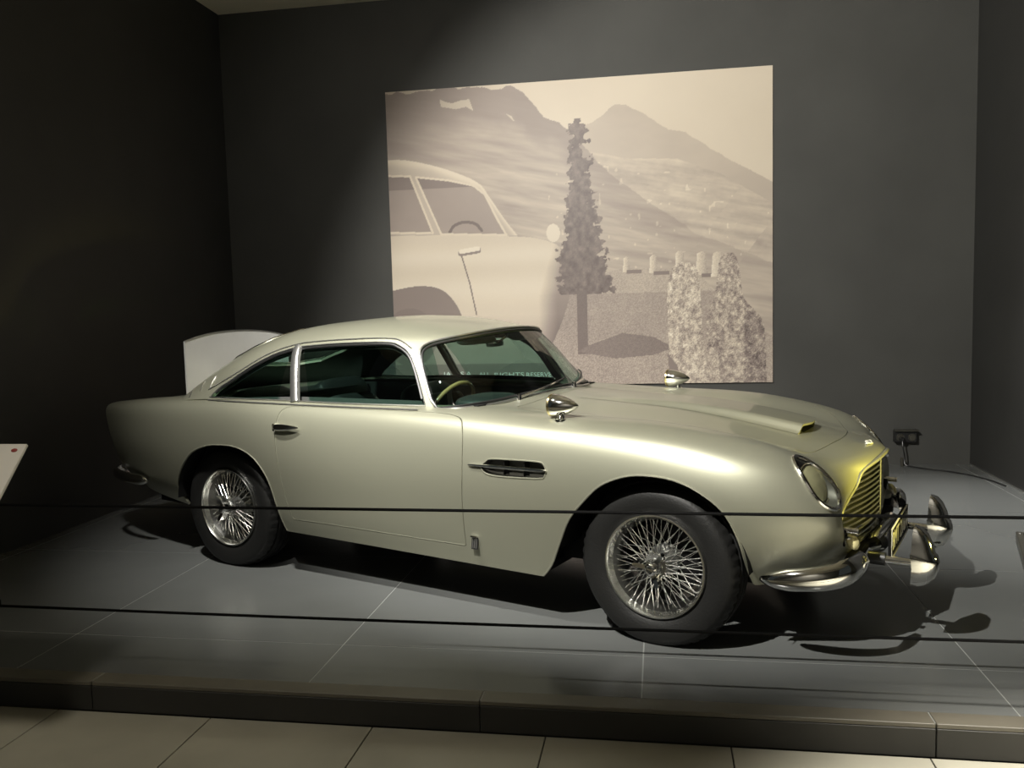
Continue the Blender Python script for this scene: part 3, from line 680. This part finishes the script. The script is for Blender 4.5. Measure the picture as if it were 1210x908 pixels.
drum_mb = MB().lathe([(r, -a) for r, a in [(.0, .622), (.15, .622), (.155, .61), (.155, .58), (.0, .58)]], 40, 'y')
WHEEL_CHROME = mat('bright_wheel_chrome', (.95, .95, .90), rough=.22, metal=1)
proto = {}
for nm, mbf, mm in (('wheel', rim_mb, WHEEL_CHROME), ('tyre', tyre_mb, RUBBER), ('rim_barrel', barrel_mb, mat('darkened_chrome_barrel', (.22, .22, .21), rough=.3, metal=1)), ('spokes', spokes_mb, WHEEL_CHROME), ('hub', hub_mb, CHROME_S), ('spinner', spinner_mb, CHROME), ('brake_drum', lambda: drum_mb, BLACK)):  # barrel is chrome, its colour darkened for the dark it reflects
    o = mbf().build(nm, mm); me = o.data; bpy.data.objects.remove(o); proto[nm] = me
for ax_, ang in ((0, .25), (-2.49, 1.1)):
    for side in (1, -1):
        wo = link(bpy.data.objects.new('wheel', proto['wheel']), car); wo.location = (ax_, 0, TYR)
        wo.rotation_euler = (0, 0, 0 if side == 1 else math.pi)
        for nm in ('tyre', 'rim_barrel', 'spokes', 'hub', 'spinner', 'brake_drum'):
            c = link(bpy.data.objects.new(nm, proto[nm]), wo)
            if nm in ('spokes', 'spinner'): c.rotation_euler = (0, ang, 0)
            if nm == 'spokes': c['kind'] = 'stuff'

# ------------------------------------------------------------------ headlamps
hl_in = headlamp_loop(.93); hl_mid = headlamp_loop(.86)
for sgn in (1, -1):
    fl = (lambda mb: mb) if sgn == 1 else flipped
    hb = MB(); ring = S1.at(head_ut, .002); hb.tube([tuple(p) for p in ring], .0085, 8, closed=True)
    hl = fl(hb).build('headlamp', CHROME, car)
    # inner bowl
    ax = Vector((.62, -.50, .60)).normalized(); rim0 = S1.at(head_ut, -.004); c0 = rim0.mean(0); n = len(rim0)
    V = list(rim0)+[c0+(p-c0)*.93-np.array([.05, 0, .0]) for p in rim0]+[c0+(p-c0)*.55-np.array([.085, -.01, 0]) for p in rim0]+[c0-np.array([.10, -.01, 0])]
    F = [(i, (i+1) % n, n+(i+1) % n, n+i) for i in range(n)]+[(n+i, n+(i+1) % n, 2*n+(i+1) % n, 2*n+i) for i in range(n)]+[(2*n+i, 2*n+(i+1) % n, 3*n) for i in range(n)]
    fl(MB().add(V, F)).build('lamp_bowl', mat('lamp_bowl_grey', (.20, .20, .18), rough=.3, metal=.8), hl)
    lc = Vector(c0)+Vector((-.012, .010, -.010)); d = Vector((.86, -.36, .36)).normalized(); q = Vector((0, 0, 1)).rotation_difference(d)
    lb = MB(); prof = [(0, .020), (.03, .018), (.06, .011), (.078, .003), (.080, 0)]
    tmp = MB().lathe(prof, 36, 'z'); lb.add([tuple(lc+q @ Vector(v)) for v in tmp.V], tmp.F); fl(lb).build('lamp_lens', mat('ribbed_lamp_lens', (.50, .47, .30), rough=.18, metal=.4, coat=.8, bump=.5, bscale=60, stretch=(1, 6, .3)), hl)
    rb = MB(); tmp = MB().lathe([(.080, -.004), (.085, .002), (.087, .007), (.084, .010), (.080, .006)], 40, 'z'); rb.add([tuple(lc+q @ Vector(v)) for v in tmp.V], tmp.F); fl(rb).build('lamp_ring', CHROME, hl)
    p = patch(S1, head_ut, (), .02, 0, .0005); mkn('lamp_cover', [p if sgn == 1 else far(p)], GLASS_CLEAR, hl)

# ------------------------------------------------------------------ grille
GO = np.array([(0, .719, .755), (.14, .708, .742), (.262, .678, .704), (.325, .632, .692), (.42, .59, .676), (.49, .54, .664), (.47, .455, .668), (.30, .402, .690), (0, .385, .715)])
go = crv(GO, 6); gw, gz, gx = go[:, 0], go[:, 1], go[:, 2]
full = [(x, -w_, z) for w_, z, x in go]+[(x, w_, z) for w_, z, x in go[::-1][1:-1]]
gr_ = MB().tube([(p[0]-.001, p[1], p[2]) for p in full], .0085, 8, closed=True).build('grille', PAINT, car)
bk = MB(); nG = len(full); bk.add([(p[0]-.05, p[1]*.98, p[2]) for p in full]+[(.64, 0, .54)], [(i, (i+1) % nG, nG) for i in range(nG)]); bk.build('grille_backing', BLACK, gr_, smooth=False)
sd_ = MB(); sd_.add(full+[(p[0]-.05, p[1]*.98, p[2]) for p in full], [(i, (i+1) % nG, nG+(i+1) % nG, nG+i) for i in range(nG)]); sd_.build('grille_side', PAINT, gr_)
kmax = int(np.argmax(gw))
def ghalf(z): return float(np.interp(z, gz[kmax:][::-1], gw[kmax:][::-1])) if z < gz[kmax] else float(np.interp(z, gz[:kmax+1][::-1], gw[:kmax+1][::-1]))
def gfront(w_, z): return .730-.26*w_*w_-.02*abs(w_)-(.015 if z < .45 else 0)
for z in np.arange(.412, .706, .0225):
    hw = ghalf(z)-.006
    if hw < .03: continue
    ws_ = np.linspace(-hw, hw, 17); V = []
    for w_ in ws_:
        x = gfront(w_, z)
        V += [(x, w_, z-.0015), (x+.004, w_, z+.003), (x, w_, z+.0065), (x-.020, w_, z+.0055), (x-.020, w_, z-.0005)]
    F = [(5*i+j, 5*i+5+j, 5*i+5+(j+1) % 5, 5*i+(j+1) % 5) for i in range(16) for j in range(5)]+[(0, 1, 2, 3, 4), (84, 83, 82, 81, 80)]
    mk('grille_slat', V, F, CHROME_S, gr_, smooth=False)
MB().tube([(gfront(0, z)+.004, 0, z) for z in np.linspace(.392, .712, 12)], .0035, 6).build('grille_bar', CHROME_S, gr_)

# ------------------------------------------------------------------ front bumper, overriders, plate, lamps
def blade(path, hz, bulge, name, parent, m=CHROME):
    """path: list of (x,w,z); outward convex blade"""
    P = [Vector((p[0], -p[1], p[2])) for p in path]; N = len(P); V = []; K = 11
    for i in range(N):
        t = (P[min(i+1, N-1)]-P[max(i-1, 0)]); t.z = 0; t.normalize(); o = Vector((t.y, -t.x, 0))
        s_ = i/(N-1); e = hz[i] if hasattr(hz, '__len__') else hz
        for k in range(K):
            a = -math.pi/2+math.pi*k/(K-1)
            V.append(P[i]+o*(bulge*math.cos(a)*min(1, e/.03))+Vector((0, 0, e*math.sin(a))))
        V.append(P[i]-o*.004+Vector((0, 0, e*.8))); V.append(P[i]-o*.004-Vector((0, 0, e*.8)))
    M_ = K+2; F = [(i*M_+j, i*M_+M_+j, i*M_+M_+(j+1) % M_, i*M_+(j+1) % M_) for i in range(N-1) for j in range(M_)]
    F += [tuple(range(M_)), tuple((N-1)*M_+j for j in range(M_))[::-1]]
    mb = MB().add(V, [f[::-1] for f in F]); return mb
bp_ = crv([(.425, .762, .338), (.50, .772, .346), (.59, .765, .356), (.665, .735, .366), (.715, .685, .376), (.738, .62, .381), (.748, .53, .382)], 6)
nb = len(bp_); hz = [.008+.034*min(1, (i/8)**.6)+.010*min(1, max(0, (i-8)/14)) for i in range(nb)]; hz[-1] *= .55; hz[-2] *= .86; hz[-3] *= .96
cb_ = blade(bp_, hz, .030, 'front_bumper', car)
bumper = MB().tube([(.745, -.215, .373), (.752, -.19, .373), (.758, 0, .373), (.752, .19, .373), (.745, .215, .373)], [.030, .042, .044, .042, .030], 22).build('front_bumper', CHROME, car)
cb_.build('bumper_corner', CHROME, bumper); flipped(cb_).build('bumper_corner', CHROME, bumper)
MB().bbox((.70, 0, .362), (.05, 1.0, .03), .006).build('bumper_bracket', BLACK, bumper)
for sgn in (1, -1):
    fl = (lambda mb: mb) if sgn == 1 else flipped
    # extended overrider on a ram
    ov = MB(); secs = [(.485, .905, .012, .020), (.478, .903, .034, .032), (.455, .901, .056, .040), (.42, .899, .074, .044), (.385, .897, .084, .046), (.378, .893, .096, .0475), (.35, .897, .100, .0475), (.32, .90, .094, .047), (.285, .897, .084, .045), (.262, .895, .066, .040), (.25, .897, .040, .030), (.246, .905, .012, .018)]
    K = 13; V = []
    for z, xb, d, hw in secs:
        for k in range(K):
            a = -math.pi/2+math.pi*k/(K-1); V.append((xb+d*math.cos(a)**.8, -.30+hw*math.sin(a), z))
    n = len(secs); F = [(i*K+k, (i+1)*K+k, (i+1)*K+k+1, i*K+k+1) for i in range(n-1) for k in range(K-1)]+[(i*K+K-1, (i+1)*K+K-1, (i+1)*K, i*K) for i in range(n-1)]+[tuple(range(K))[::-1], tuple((n-1)*K+k for k in range(K))]
    ov.add(V, F); oo = fl(ov).build('overrider', CHROME, bumper)
    fl(MB().tube([(.74, -.30, .338), (.80, -.30, .336), (.935, -.30, .333)], .0165, 14)).build('overrider_ram', CHROME, bumper)
    fl(MB().tube([(.735, -.30, .338), (.80, -.30, .337)], .027, 14)).build('ram_sleeve', TRIMBLACK, bumper)
    # gun port: folded indicator lamp and barrel
    gp = fl(MB().tube([(.665, -.535, .500), (.735, -.535, .497)], .012, 12)).build('gun_barrel', CHROME, car)
    fl(MB().tube([(.66, -.535, .470), (.690, -.535, .468)], .034, 16)).build('gun_port', BLACK, gp)
    tmp = MB().lathe([(0, .014), (.015, .013), (.026, .008), (.031, 0), (.028, -.006), (0, -.008)], 20, 'z'); q = Vector((0, 0, 1)).rotation_difference(Vector((.75, -.45, .45)).normalized())
    fl(MB().add([tuple(Vector((.715, -.525, .452))+q @ Vector(v)) for v in tmp.V], tmp.F)).build('indicator_lens', AMBER, gp)
    fl(MB().tube([(.675, -.535, .468), (.70, -.545, .47), (.712, -.53, .462)], .006, 6)).build('lamp_hinge', CHROME_S, gp)
plate_o = MB().bbox((.808, 0, .385), (.012, .50, .124), .003).build('number_plate', PLATEB, car, smooth=False)
MPL = Matrix.Translation((.8155, 0, .385)) @ Matrix.Rotation(math.pi/2, 4, 'Z') @ RX
text_mesh('plate_lettering', 'BMT 216A', .105, PLATEW, plate_o, MPL, .0012, width=.455)
pf = [(.815, -.246, .325), (.815, .246, .325), (.815, .246, .445), (.815, -.246, .445)]
MB().tube(pf, .0035, 6, closed=True).build('plate_frame', PLATEW, plate_o)
MB().bbox((.795, 0, .385), (.02, .36, .06), .004).build('plate_bracket', TRIMBLACK, plate_o)
# rear bumper
rp = crv([(-3.17, .765, .418), (-3.25, .772, .422), (-3.38, .758, .425), (-3.50, .722, .428), (-3.585, .665, .425), (-3.635, .56, .425), (-3.66, .4, .425), (-3.675, 0, .425)], 5)
rp = [tuple(p) for p in rp]; rfull = [(p[0], -p[1], p[2]) for p in rp]+[tuple(p) for p in rp[::-1][1:]]  # far side to near side keeps the bulge outward
nr = len(rp); h2 = [min(.032, .010+.03*(i/6)**.6) for i in range(nr)]
blade(rfull, h2+h2[::-1][1:], .026, 'rear_bumper', car).build('rear_bumper', CHROME, car)

# ------------------------------------------------------------------ bonnet scoop, mirrors, wipers, vents, handles, badges
def ztop(x, w_):
    ut = S1.cast((x, -abs(w_)-1e-4, 4), (0, 0, -1)); return float(S1.at(ut)[0, 2])
def scoop_h(x): return float(np.interp(x, [-.60, -.45, -.2, .1, .3, .43], [0, .006, .017, .030, .037, .040]))
def scoop_w(x): return float(np.interp(x, [-.60, -.2, .2, .43], [.20, .19, .175, .165]))
xs = np.linspace(-.60, .425, 42); NW = 33; V = []
for x in xs:
    W_ = scoop_w(x)
    for k in range(NW):
        q = -1+2*k/(NW-1); w_ = q*W_; e = min(1, max(0, (1-abs(q))/.30)); pr = e*e*(3-2*e); xo = x+(.03*(1-(q)**2) if x > .3 else 0)*max(0, (x-.3)/.125)
        V.append((xo, w_, ztop(xo, w_)+.001+scoop_h(x)*pr))
nX = len(xs); F = [(i*NW+k, (i+1)*NW+k, (i+1)*NW+k+1, i*NW+k+1) for i in range(nX-1) for k in range(NW-1)]
Vi = [(v[0]-.002, v[1]*.97, v[2]-.009) for v in V[(nX-8)*NW:]]; b0 = len(V); V += Vi
F += [(b0+i*NW+k, b0+i*NW+k+1, b0+(i+1)*NW+k+1, b0+(i+1)*NW+k) for i in range(7) for k in range(NW-1)]
F += [((nX-1)*NW+k, b0+7*NW+k, b0+7*NW+k+1, (nX-1)*NW+k+1) for k in range(NW-1)]
scoop = MB().add(V, F).build('bonnet_scoop', PAINT, bonnet)
V = []; F = []
for i, x in enumerate((.30, .438)):
    for q in np.linspace(-.62, .62, 9):
        w_ = q*scoop_w(x); V.append((x, w_, ztop(x, w_)+.0025))
V2 = [(.30, q*scoop_w(.3), ztop(.3, q*.17)+.034) for q in np.linspace(-.62, .62, 9)]
F = [(k, 9+k, 10+k, k+1) for k in range(8)]+[(k, k+1, 19+k, 18+k) for k in range(8)]
mk('scoop_mouth', V+V2, F, BLACK, scoop, smooth=False)
# wing mirrors
for sgn in (1, -1):
    fl = (lambda mb: mb) if sgn == 1 else flipped
    c = (-.49, -.692, .955); prof = [(.0, .004), (.040, .004), (.043, .0), (.0475, .004), (.0485, .015), (.0465, .035), (.041, .06), (.032, .085), (.020, .107), (.008, .124), (0, .130)]
    mr = fl(MB().lathe(prof, 32, 'x', c)).build('wing_mirror', CHROME, car)
    fl(MB().lathe([(0, .0035), (.041, .0035)], 32, 'x', (c[0]-.0008, c[1], c[2]))).build('mirror_glass', CHROME, mr)
    fl(MB().lathe([(.041, 0), (.046, -.004), (.0495, 0), (.0492, .008), (.047, .010)], 32, 'x', c)).build('mirror_rim', mat('aged_brass_rim', (.62, .53, .30), rough=.25, metal=1), mr)
    zb = ztop(-.43, .712); fl(MB().tube([(-.435, -.712, zb-.004), (-.435, -.706, zb+.02), (-.440, -.695, .935)], [.020, .011, .010], 10)).build('mirror_stalk', CHROME, mr)
    fl(MB().lathe([(0, .006), (.018, .006), (.024, .003), (.026, -.006)], 20, 'z', (-.437, -.712, zb))).build('mirror_base', CHROME, mr)
# wipers
for wy, tip in ((-.33, (-.955, -.02)), (.20, (-.93, .50))):
    pb = Vector((-.835 if abs(wy) < .25 else -.868, wy, ztop(-.80, abs(wy))+.010))
    def on_ws(x, y):
        h = S3.bvh.ray_cast(Vector((1.5, -abs(y)-1e-4, 0.98)), Vector((-1, 0, 0)))[0]; return h
    e = S3.bvh.ray_cast(Vector((1.0, -abs(tip[1]), .985)), Vector((-1, 0, 0)))[0]; e = Vector((e.x+.022, tip[1], e.z))
    mid = (pb+e)/2+Vector((.03, 0, .008))
    wp = MB().tube([tuple(pb), tuple(mid), tuple(e)], [.008, .005, .004], 6).build('wiper_arm', CHROME, car)
    s0 = e+Vector((.012, -.16, -.022)); s1 = e+Vector((-.008, .15, .012))
    pts_ = []
    for t in np.linspace(0, 1, 7):
        yy = s0.y*(1-t)+s1.y*t; zz_ = s0.z*(1-t)+s1.z*t; h = S3.bvh.ray_cast(Vector((1.0, -abs(yy)-1e-4, zz_)), Vector((-1, 0, 0)))[0]
        if h: pts_.append((h.x+.010, yy, zz_))
    if len(pts_) > 2: MB().tube(pts_, .0055, 6).build('wiper_blade', TRIMBLACK, wp)
    MB().lathe([(0, .022), (.010, .020), (.013, .008), (.016, -.012)], 14, 'z', tuple(pb)).build('wiper_spindle', CHROME, wp)
# side vents
for sgn in (1, -1):
    fl = (lambda mb: mb) if sgn == 1 else flipped
    rim_ = S1.at(vent_ut, -.004); n = len(rim_); V = list(rim_)+[p+np.array([.012, .055, 0]) for p in rim_]; V.append(np.mean(V[n:], 0))
    F = [(i, (i+1) % n, n+(i+1) % n, n+i) for i in range(n)]+[(n+i, n+(i+1) % n, 2*n) for i in range(n)]
    vt = fl(MB().add(V, F)).build('side_vent', mat('vent_dark_metal', (.05, .048, .04), rough=.35, metal=.4), car)
    fl(MB().tube([tuple(p) for p in S1.at(vent_ut, .0)], .0035, 6, closed=True)).build('vent_edge', PAINT, vt)
    zc_ = np.linspace(-.832, -.440, 16); ut = S1.side([(x, .6965) for x in zc_]); p3 = S1(S1.gu[:1], S1.gt[:1])
    st_ = [(x, -.846, .6965+.004*((x+.64)/.2)**2*0) for x in zc_]
    fl(MB().tube(st_, [.003]+[.006]*3+[.0085]*11+[.004], 8)).build('vent_strake', CHROME, vt)
    for xx in (-.66, -.56): fl(MB().box((xx, -.80, .69), (.004, .05, .06))).build('vent_blade', BLACK, vt)
# door handles
for d, sgn in zip(doors, (1, -1)):
    fl = (lambda mb: mb) if sgn == 1 else flipped
    prof = [(-2.018, .010), (-2.012, .016), (-1.99, .0185), (-1.95, .0175), (-1.90, .013), (-1.865, .007), (-1.848, .002)]
    hd = fl(MB().tube([(x, -.846-.006*math.sin((x+2.02)/.17*3.1), .806+(x+1.94)*.03) for x, r in prof], [r for x, r in prof], 12, sq=.75)).build('door_handle', CHROME, d)
    fl(MB().bbox((-2.016, -.838, .802), (.020, .03, .040), .004)).build('handle_button', CHROME, d)
# sill badges
for sgn in (1, -1):
    fl = (lambda mb: mb) if sgn == 1 else flipped
    bd = fl(MB().bbox((-.838, -.800, .333), (.034, .008, .058), .002, Matrix.Rotation(math.radians(-12), 3, 'X'))).build('wing_badge', TRIMBLACK, car, smooth=False)
    fl(MB().bbox((-.838, -.808, .362), (.036, .008, .008), .002)).build('badge_bar', CHROME, bd, smooth=False)
    for k in range(3): fl(MB().bbox((-.838+.010*(k-1), -.802, .330), (.004, .008, .042), .001, Matrix.Rotation(math.radians(-12), 3, 'X'))).build('badge_line', CHROME_S, bd, smooth=False)
# nose emblem: a small winged badge
zb = ztop(.69, 0); sl = math.atan2(ztop(.66, 0)-ztop(.71, 0), .05); RM = Matrix.Translation((.688, 0, zb+.002)) @ Matrix.Rotation(sl, 4, 'Y')
wing = [(.016, 0), (.010, .012), (.006, .03), (.0, .052), (-.006, .05), (-.010, .02), (-.016, .008)]; wing = wing+[(x, -y) for x, y in wing[::-1]]
n = len(wing); V = [tuple(RM @ Vector((x, y, .0))) for x, y in wing]+[tuple(RM @ Vector((x, y, .004))) for x, y in wing]
em = mk('nose_emblem', V, [tuple(range(n, 2*n))]+[(i, (i+1) % n, n+(i+1) % n, n+i) for i in range(n)], WHITE, car, smooth=False)
tmp = MB().lathe([(0, .006), (.006, .006), (.007, .003)], 12, 'z'); mk('emblem_centre', [tuple(RM @ Vector(v)) for v in tmp.V], tmp.F, TRIMBLACK, em)
# bullet-proof rear screen raised from the boot
ws_ = np.linspace(-.43, .43, 21); V = []
for k, dx in enumerate((0, .012)):
    for w_ in ws_:
        xx = -3.2-.03*(1-(w_/.43)**2)+dx; V.append((xx, w_, .86)); V.append((xx, w_, 1.274-.052*abs(w_/.43)**2.2))
n = 42; F = [(2*i, 2*i+1, 2*i+3, 2*i+2) for i in range(20)]+[(n+2*i, n+2*i+2, n+2*i+3, n+2*i+1) for i in range(20)]+[(2*i+1, n+2*i+1, n+2*i+3, 2*i+3) for i in range(20)]+[(0, n, n+1, 1), (40, 41, n+41, n+40)]
scr = mk('bulletproof_screen', V, F, STEEL, car, smooth=False)
scr['label'] = 'brushed steel bulletproof screen raised behind the rear window'
MB().tube([V[n+2*i+1] for i in range(21)], .005, 6).build('screen_edge', CHROME_S, scr)

# ------------------------------------------------------------------ cabin
cab = MB().box((-1.75, 0, .40), (1.75, 1.30, .03)).build('cabin_floor', BLACK, car, smooth=False)
for sgn in (1, -1):
    MB().box((-1.55, -sgn*.700, .63), (1.35, .03, .50)).build('door_card', LEATHER, car, smooth=False)
    MB().box((-2.55, -sgn*.675, .66), (.62, .03, .46)).build('quarter_card', LEATHER, car, smooth=False)
    # front seats
    y = -sgn*.36; R_ = Matrix.Rotation(math.radians(-16), 3, 'Y')
    seat = MB().rbox((-1.62, y, .50), (.54, .50, .17), .45).build('front_seat', LEATHER, car)
    MB().rbox((-1.90, y, .715), (.13, .49, .44), .5, rot=R_).build('seat_back', LEATHER, seat)
    MB().rbox((-1.835, y, .70), (.06, .30, .34), .45, rot=R_).build('seat_cushion', LEATHER, seat)
    for s2 in (-1, 1): MB().rbox((-1.82, y+s2*.19, .68), (.10, .09, .36), .5, rot=R_).build('seat_bolster', LEATHER, seat)
    # rear seats
    rs = MB().rbox((-2.36, y*.95, .56), (.38, .48, .16), .45).build('rear_seat', LEATHER, car)
    MB().rbox((-2.60, y*.95, .76), (.14, .48, .38), .45, rot=Matrix.Rotation(math.radians(-22), 3, 'Y')).build('rear_seat_back', LEATHER, rs)
    MB().rbox((-1.165, -sgn*.25, 1.225), (.016, .36, .07), .5, rot=Matrix.Rotation(math.radians(-37), 3, 'Y')).build('sun_visor', LEATHER, car)
MB().rbox((-2.78, 0, .875), (.42, 1.16, .05), .3).build('parcel_shelf', LEATHER, car)
MB().box((-2.66, 0, .70), (.03, 1.28, .36)).build('rear_bulkhead', BLACK, car, smooth=False)
dash = MB().rbox((-1.02, 0, .835), (.20, 1.28, .15), .35).build('dashboard', LEATHER, car)
MB().rbox((-1.03, -.36, .905), (.24, .36, .10), .6).build('instrument_cowl', LEATHER, dash)
MB().box((-.93, 0, .68), (.03, 1.24, .50)).build('firewall', BLACK, car, smooth=False)
for k in range(4):
    yy = -.49+.085*k; MB().lathe([(0, .004), (.028, .004), (.034, .008), (.037, .003), (.037, -.01)], 20, 'x', (-1.128, yy, .875)).V
    g_ = MB().lathe([(0, -.002), (.030, -.002), (.036, -.008), (.038, .004)], 20, 'x', (-1.135, yy, .868)).build('gauge', CHROME_S, dash)
# steering wheel (right-hand drive: near side)
sw_c = Vector((-1.275, -.36, .835)); swR = Matrix.Rotation(math.radians(-62), 3, 'Y')
ring = [sw_c+swR @ Vector((.196*math.cos(a), .196*math.sin(a), 0)) for a in np.linspace(0, 2*math.pi, 49)[:-1]]
sw = MB().tube([tuple(p) for p in ring], .0105, 10, closed=True).build('steering_wheel', WOODRIM, car)
for a in (0, 120, 240):
    d = Vector((.19*math.cos(math.radians(a+90)), .19*math.sin(math.radians(a+90)), 0)); MB().tube([tuple(sw_c+swR @ Vector((0, 0, -.03))), tuple(sw_c+swR @ d)], .007, 6, sq=2).build('wheel_spoke', CHROME_S, sw)
MB().tube([tuple(sw_c+swR @ Vector((0, 0, .01))), tuple(sw_c+swR @ Vector((0, 0, -.05)))], .045, 20).build('horn_boss', LEATHER, sw)
MB().tube([tuple(sw_c+swR @ Vector((0, 0, -.04))), tuple(sw_c+swR @ Vector((0, 0, -.22)))], .022, 12).build('steering_column', BLACK, sw)
# interior mirror
im = MB().rbox((-1.20, -.01, 1.187), (.014, .17, .036), .5).build('rear_view_mirror', CHROME, car)
MB().tube([(-1.10, 0, 1.262), (-1.135, 0, 1.225), (-1.19, 0, 1.19)], .006, 8).build('mirror_arm', CHROME, im)
hl_ = patch(S2, None, [inset(dlo_ut, .024), rw], .05, 0, -.03); mkn('headlining', both(hl_), mat('dark_headlining', (.035, .036, .034), rough=.9), car)

# ------------------------------------------------------------------ barrier: two posts and two cords on the plinth edge
YC = -1.19
bar = empty('rope_barrier', (-.715, YC, 0)); tag(bar, 'barrier of two thin black cords stretched between posts along the plinth edge', 'barrier')
for x in (-2.735, 2.735):
    p = MB().tube([(x, 0, .01), (x, 0, .80)], .012, 14).build('barrier_post', CORD, bar)
    MB().lathe([(0, .0), (.075, .0), (.075, .008), (.03, .016), (.0, .018)], 32, 'z', (x, 0, 0)).build('post_base', CORD, p)
    MB().lathe([(.013, .80), (.018, .806), (.016, .82), (0, .826)], 20, 'z', (x, 0, 0)).build('post_cap', CORD, p)
for z, sag in ((.665, .0), (.262, .012)):
    xs = np.linspace(-2.735, 2.735, 60); o = MB().tube([(x, -.013, z-sag*(1-(x/2.735)**2)) for x in xs], .0056, 8).build('cord', CORD, bar)
MB().bbox((-2.165, -.013, .268), (.09, .022, .034), .006).build('cord_clip', CORD, bar)

# ------------------------------------------------------------------ information board on a stand
ib = empty('information_board', (-2.74, -1.64, ZH)); tag(ib, 'white sloping information board on a black stand left of the plinth', 'information board')
RB = Matrix.Rotation(math.radians(47), 3, 'X'); cb = Vector((0, 0, .797-ZH))
MB().bbox(tuple(cb), (.64, .42, .012), .002, RB).build('board_panel', WHITEB, ib, smooth=False)
def onb(x, y, dx, dy, m, nm):
    c = cb+RB @ Vector((x, y, .0066)); return MB().box(tuple(c), (dx, dy, .0012), RB).build(nm, m, ib, smooth=False)
tmp = MB().lathe([(0, .001), (.010, .001), (.010, 0)], 16, 'z'); mk('red_emblem', [tuple(cb+RB @ (Vector((v[0]*1.2+.285, v[1]*.75+.182, v[2]+.006)))) for v in tmp.V], tmp.F, REDINK, ib)
onb(.10, .182, .12, .012, REDINK, 'red_line')
for k in range(7): onb(.0+(.02 if k % 2 else 0), .13-.035*k, .42, .006, GREYINK, 'print_line')
MB().tube([(-.15, .03, .02), (-.15, .03, .78)], .02, 14).build('stand_tube', CORD, ib)
MB().bbox((-.15, .03, .012), (.26, .24, .024), .004).build('stand_base', CORD, ib, smooth=False)
MB().tube([(-.15, .03, .76), (-.15, 0, .897)], .018, 10).build('stand_neck', CORD, ib)

# ------------------------------------------------------------------ socket box, plug and cable on the back wall
sb = empty('wall_socket', (1.73, YB, .24)); tag(sb, 'black double wall socket box low on the charcoal wall', 'socket')
MB().bbox((0, -.03, 0), (.175, .06, .105), .006).build('socket_box', PLASTIC, sb, smooth=False)
MB().bbox((0, -.055, .048), (.185, .07, .012), .004).build('socket_lid', FRAMEM, sb, smooth=False)
for k in (-1, 1): MB().lathe([(.0, -.0615), (.022, -.0615), (.026, -.066), (.030, -.066), (.031, -.058)], 20, 'y', (k*.045, 0, -.008)).build('socket_face', FRAMEM, sb)
pc_ = empty('power_cable', (1.69, YB-.075, .22)); tag(pc_, 'black plug and cable hanging from the wall socket to the floor', 'cable')
MB().bbox((0, -.012, 0), (.036, .05, .036), .008).build('plug', PLASTIC, pc_)
pth = crv([(0, -.03, -.012), (.0, -.045, -.06), (.012, -.035, -.11), (.022, -.02, -.15), (.02, -.03, -.20), (.06, -.06, -.214), (.15, -.16, -.2145), (.28, -.26, -.2145), (.40, -.42, -.2145), (.47, -.62, -.2145), (.50, -.80, -.2145)], 5)
MB().tube([tuple(p) for p in pth], .0055, 8).build('cable', PLASTIC, pc_)
MB().bbox((.0, -.02, -.185), (.022, .02, .07), .004).build('cable_clip', FRAMEM, pc_)

# ------------------------------------------------------------------ low floor lamp box at the right
fl_ = empty('floor_flood_lamp', (1.83, .62, 0), math.radians(-17)); tag(fl_, 'flat bronze-framed floor lamp box lying near the right wall', 'lamp')
def fb(c, d, nm, m): return MB().bbox(c, d, .004).build(nm, m, fl_, smooth=False)
fb((0, 0, .02), (.44, .62, .036), 'lamp_housing', PLASTIC)
for s in (-1, 1): fb((s*.21, 0, .03), (.035, .64, .05), 'frame_rail', FRAMEM); fb((0, s*.305, .03), (.385, .03, .05), 'frame_rail', FRAMEM)
mk('lamp_glass', [(-.19, -.29, .044), (.19, -.29, .044), (.19, .29, .044), (-.19, .29, .044)], [(0, 1, 2, 3)], GLASS_CLEAR, fl_, smooth=False)
for sx in (-1, 1):
    for sy in (-1, 1): MB().lathe([(0, .058), (.007, .058), (.009, .055)], 10, 'z', (sx*.21, sy*.28, 0)).build('frame_screw', CHROME_S, fl_)

# ------------------------------------------------------------------ labels for parts that look unlike the rest of their thing
for o in bpy.data.objects:
    b = o.name.split('.')[0]
    if o.parent is not None and b in PART_LABELS: o['label'] = PART_LABELS[b]
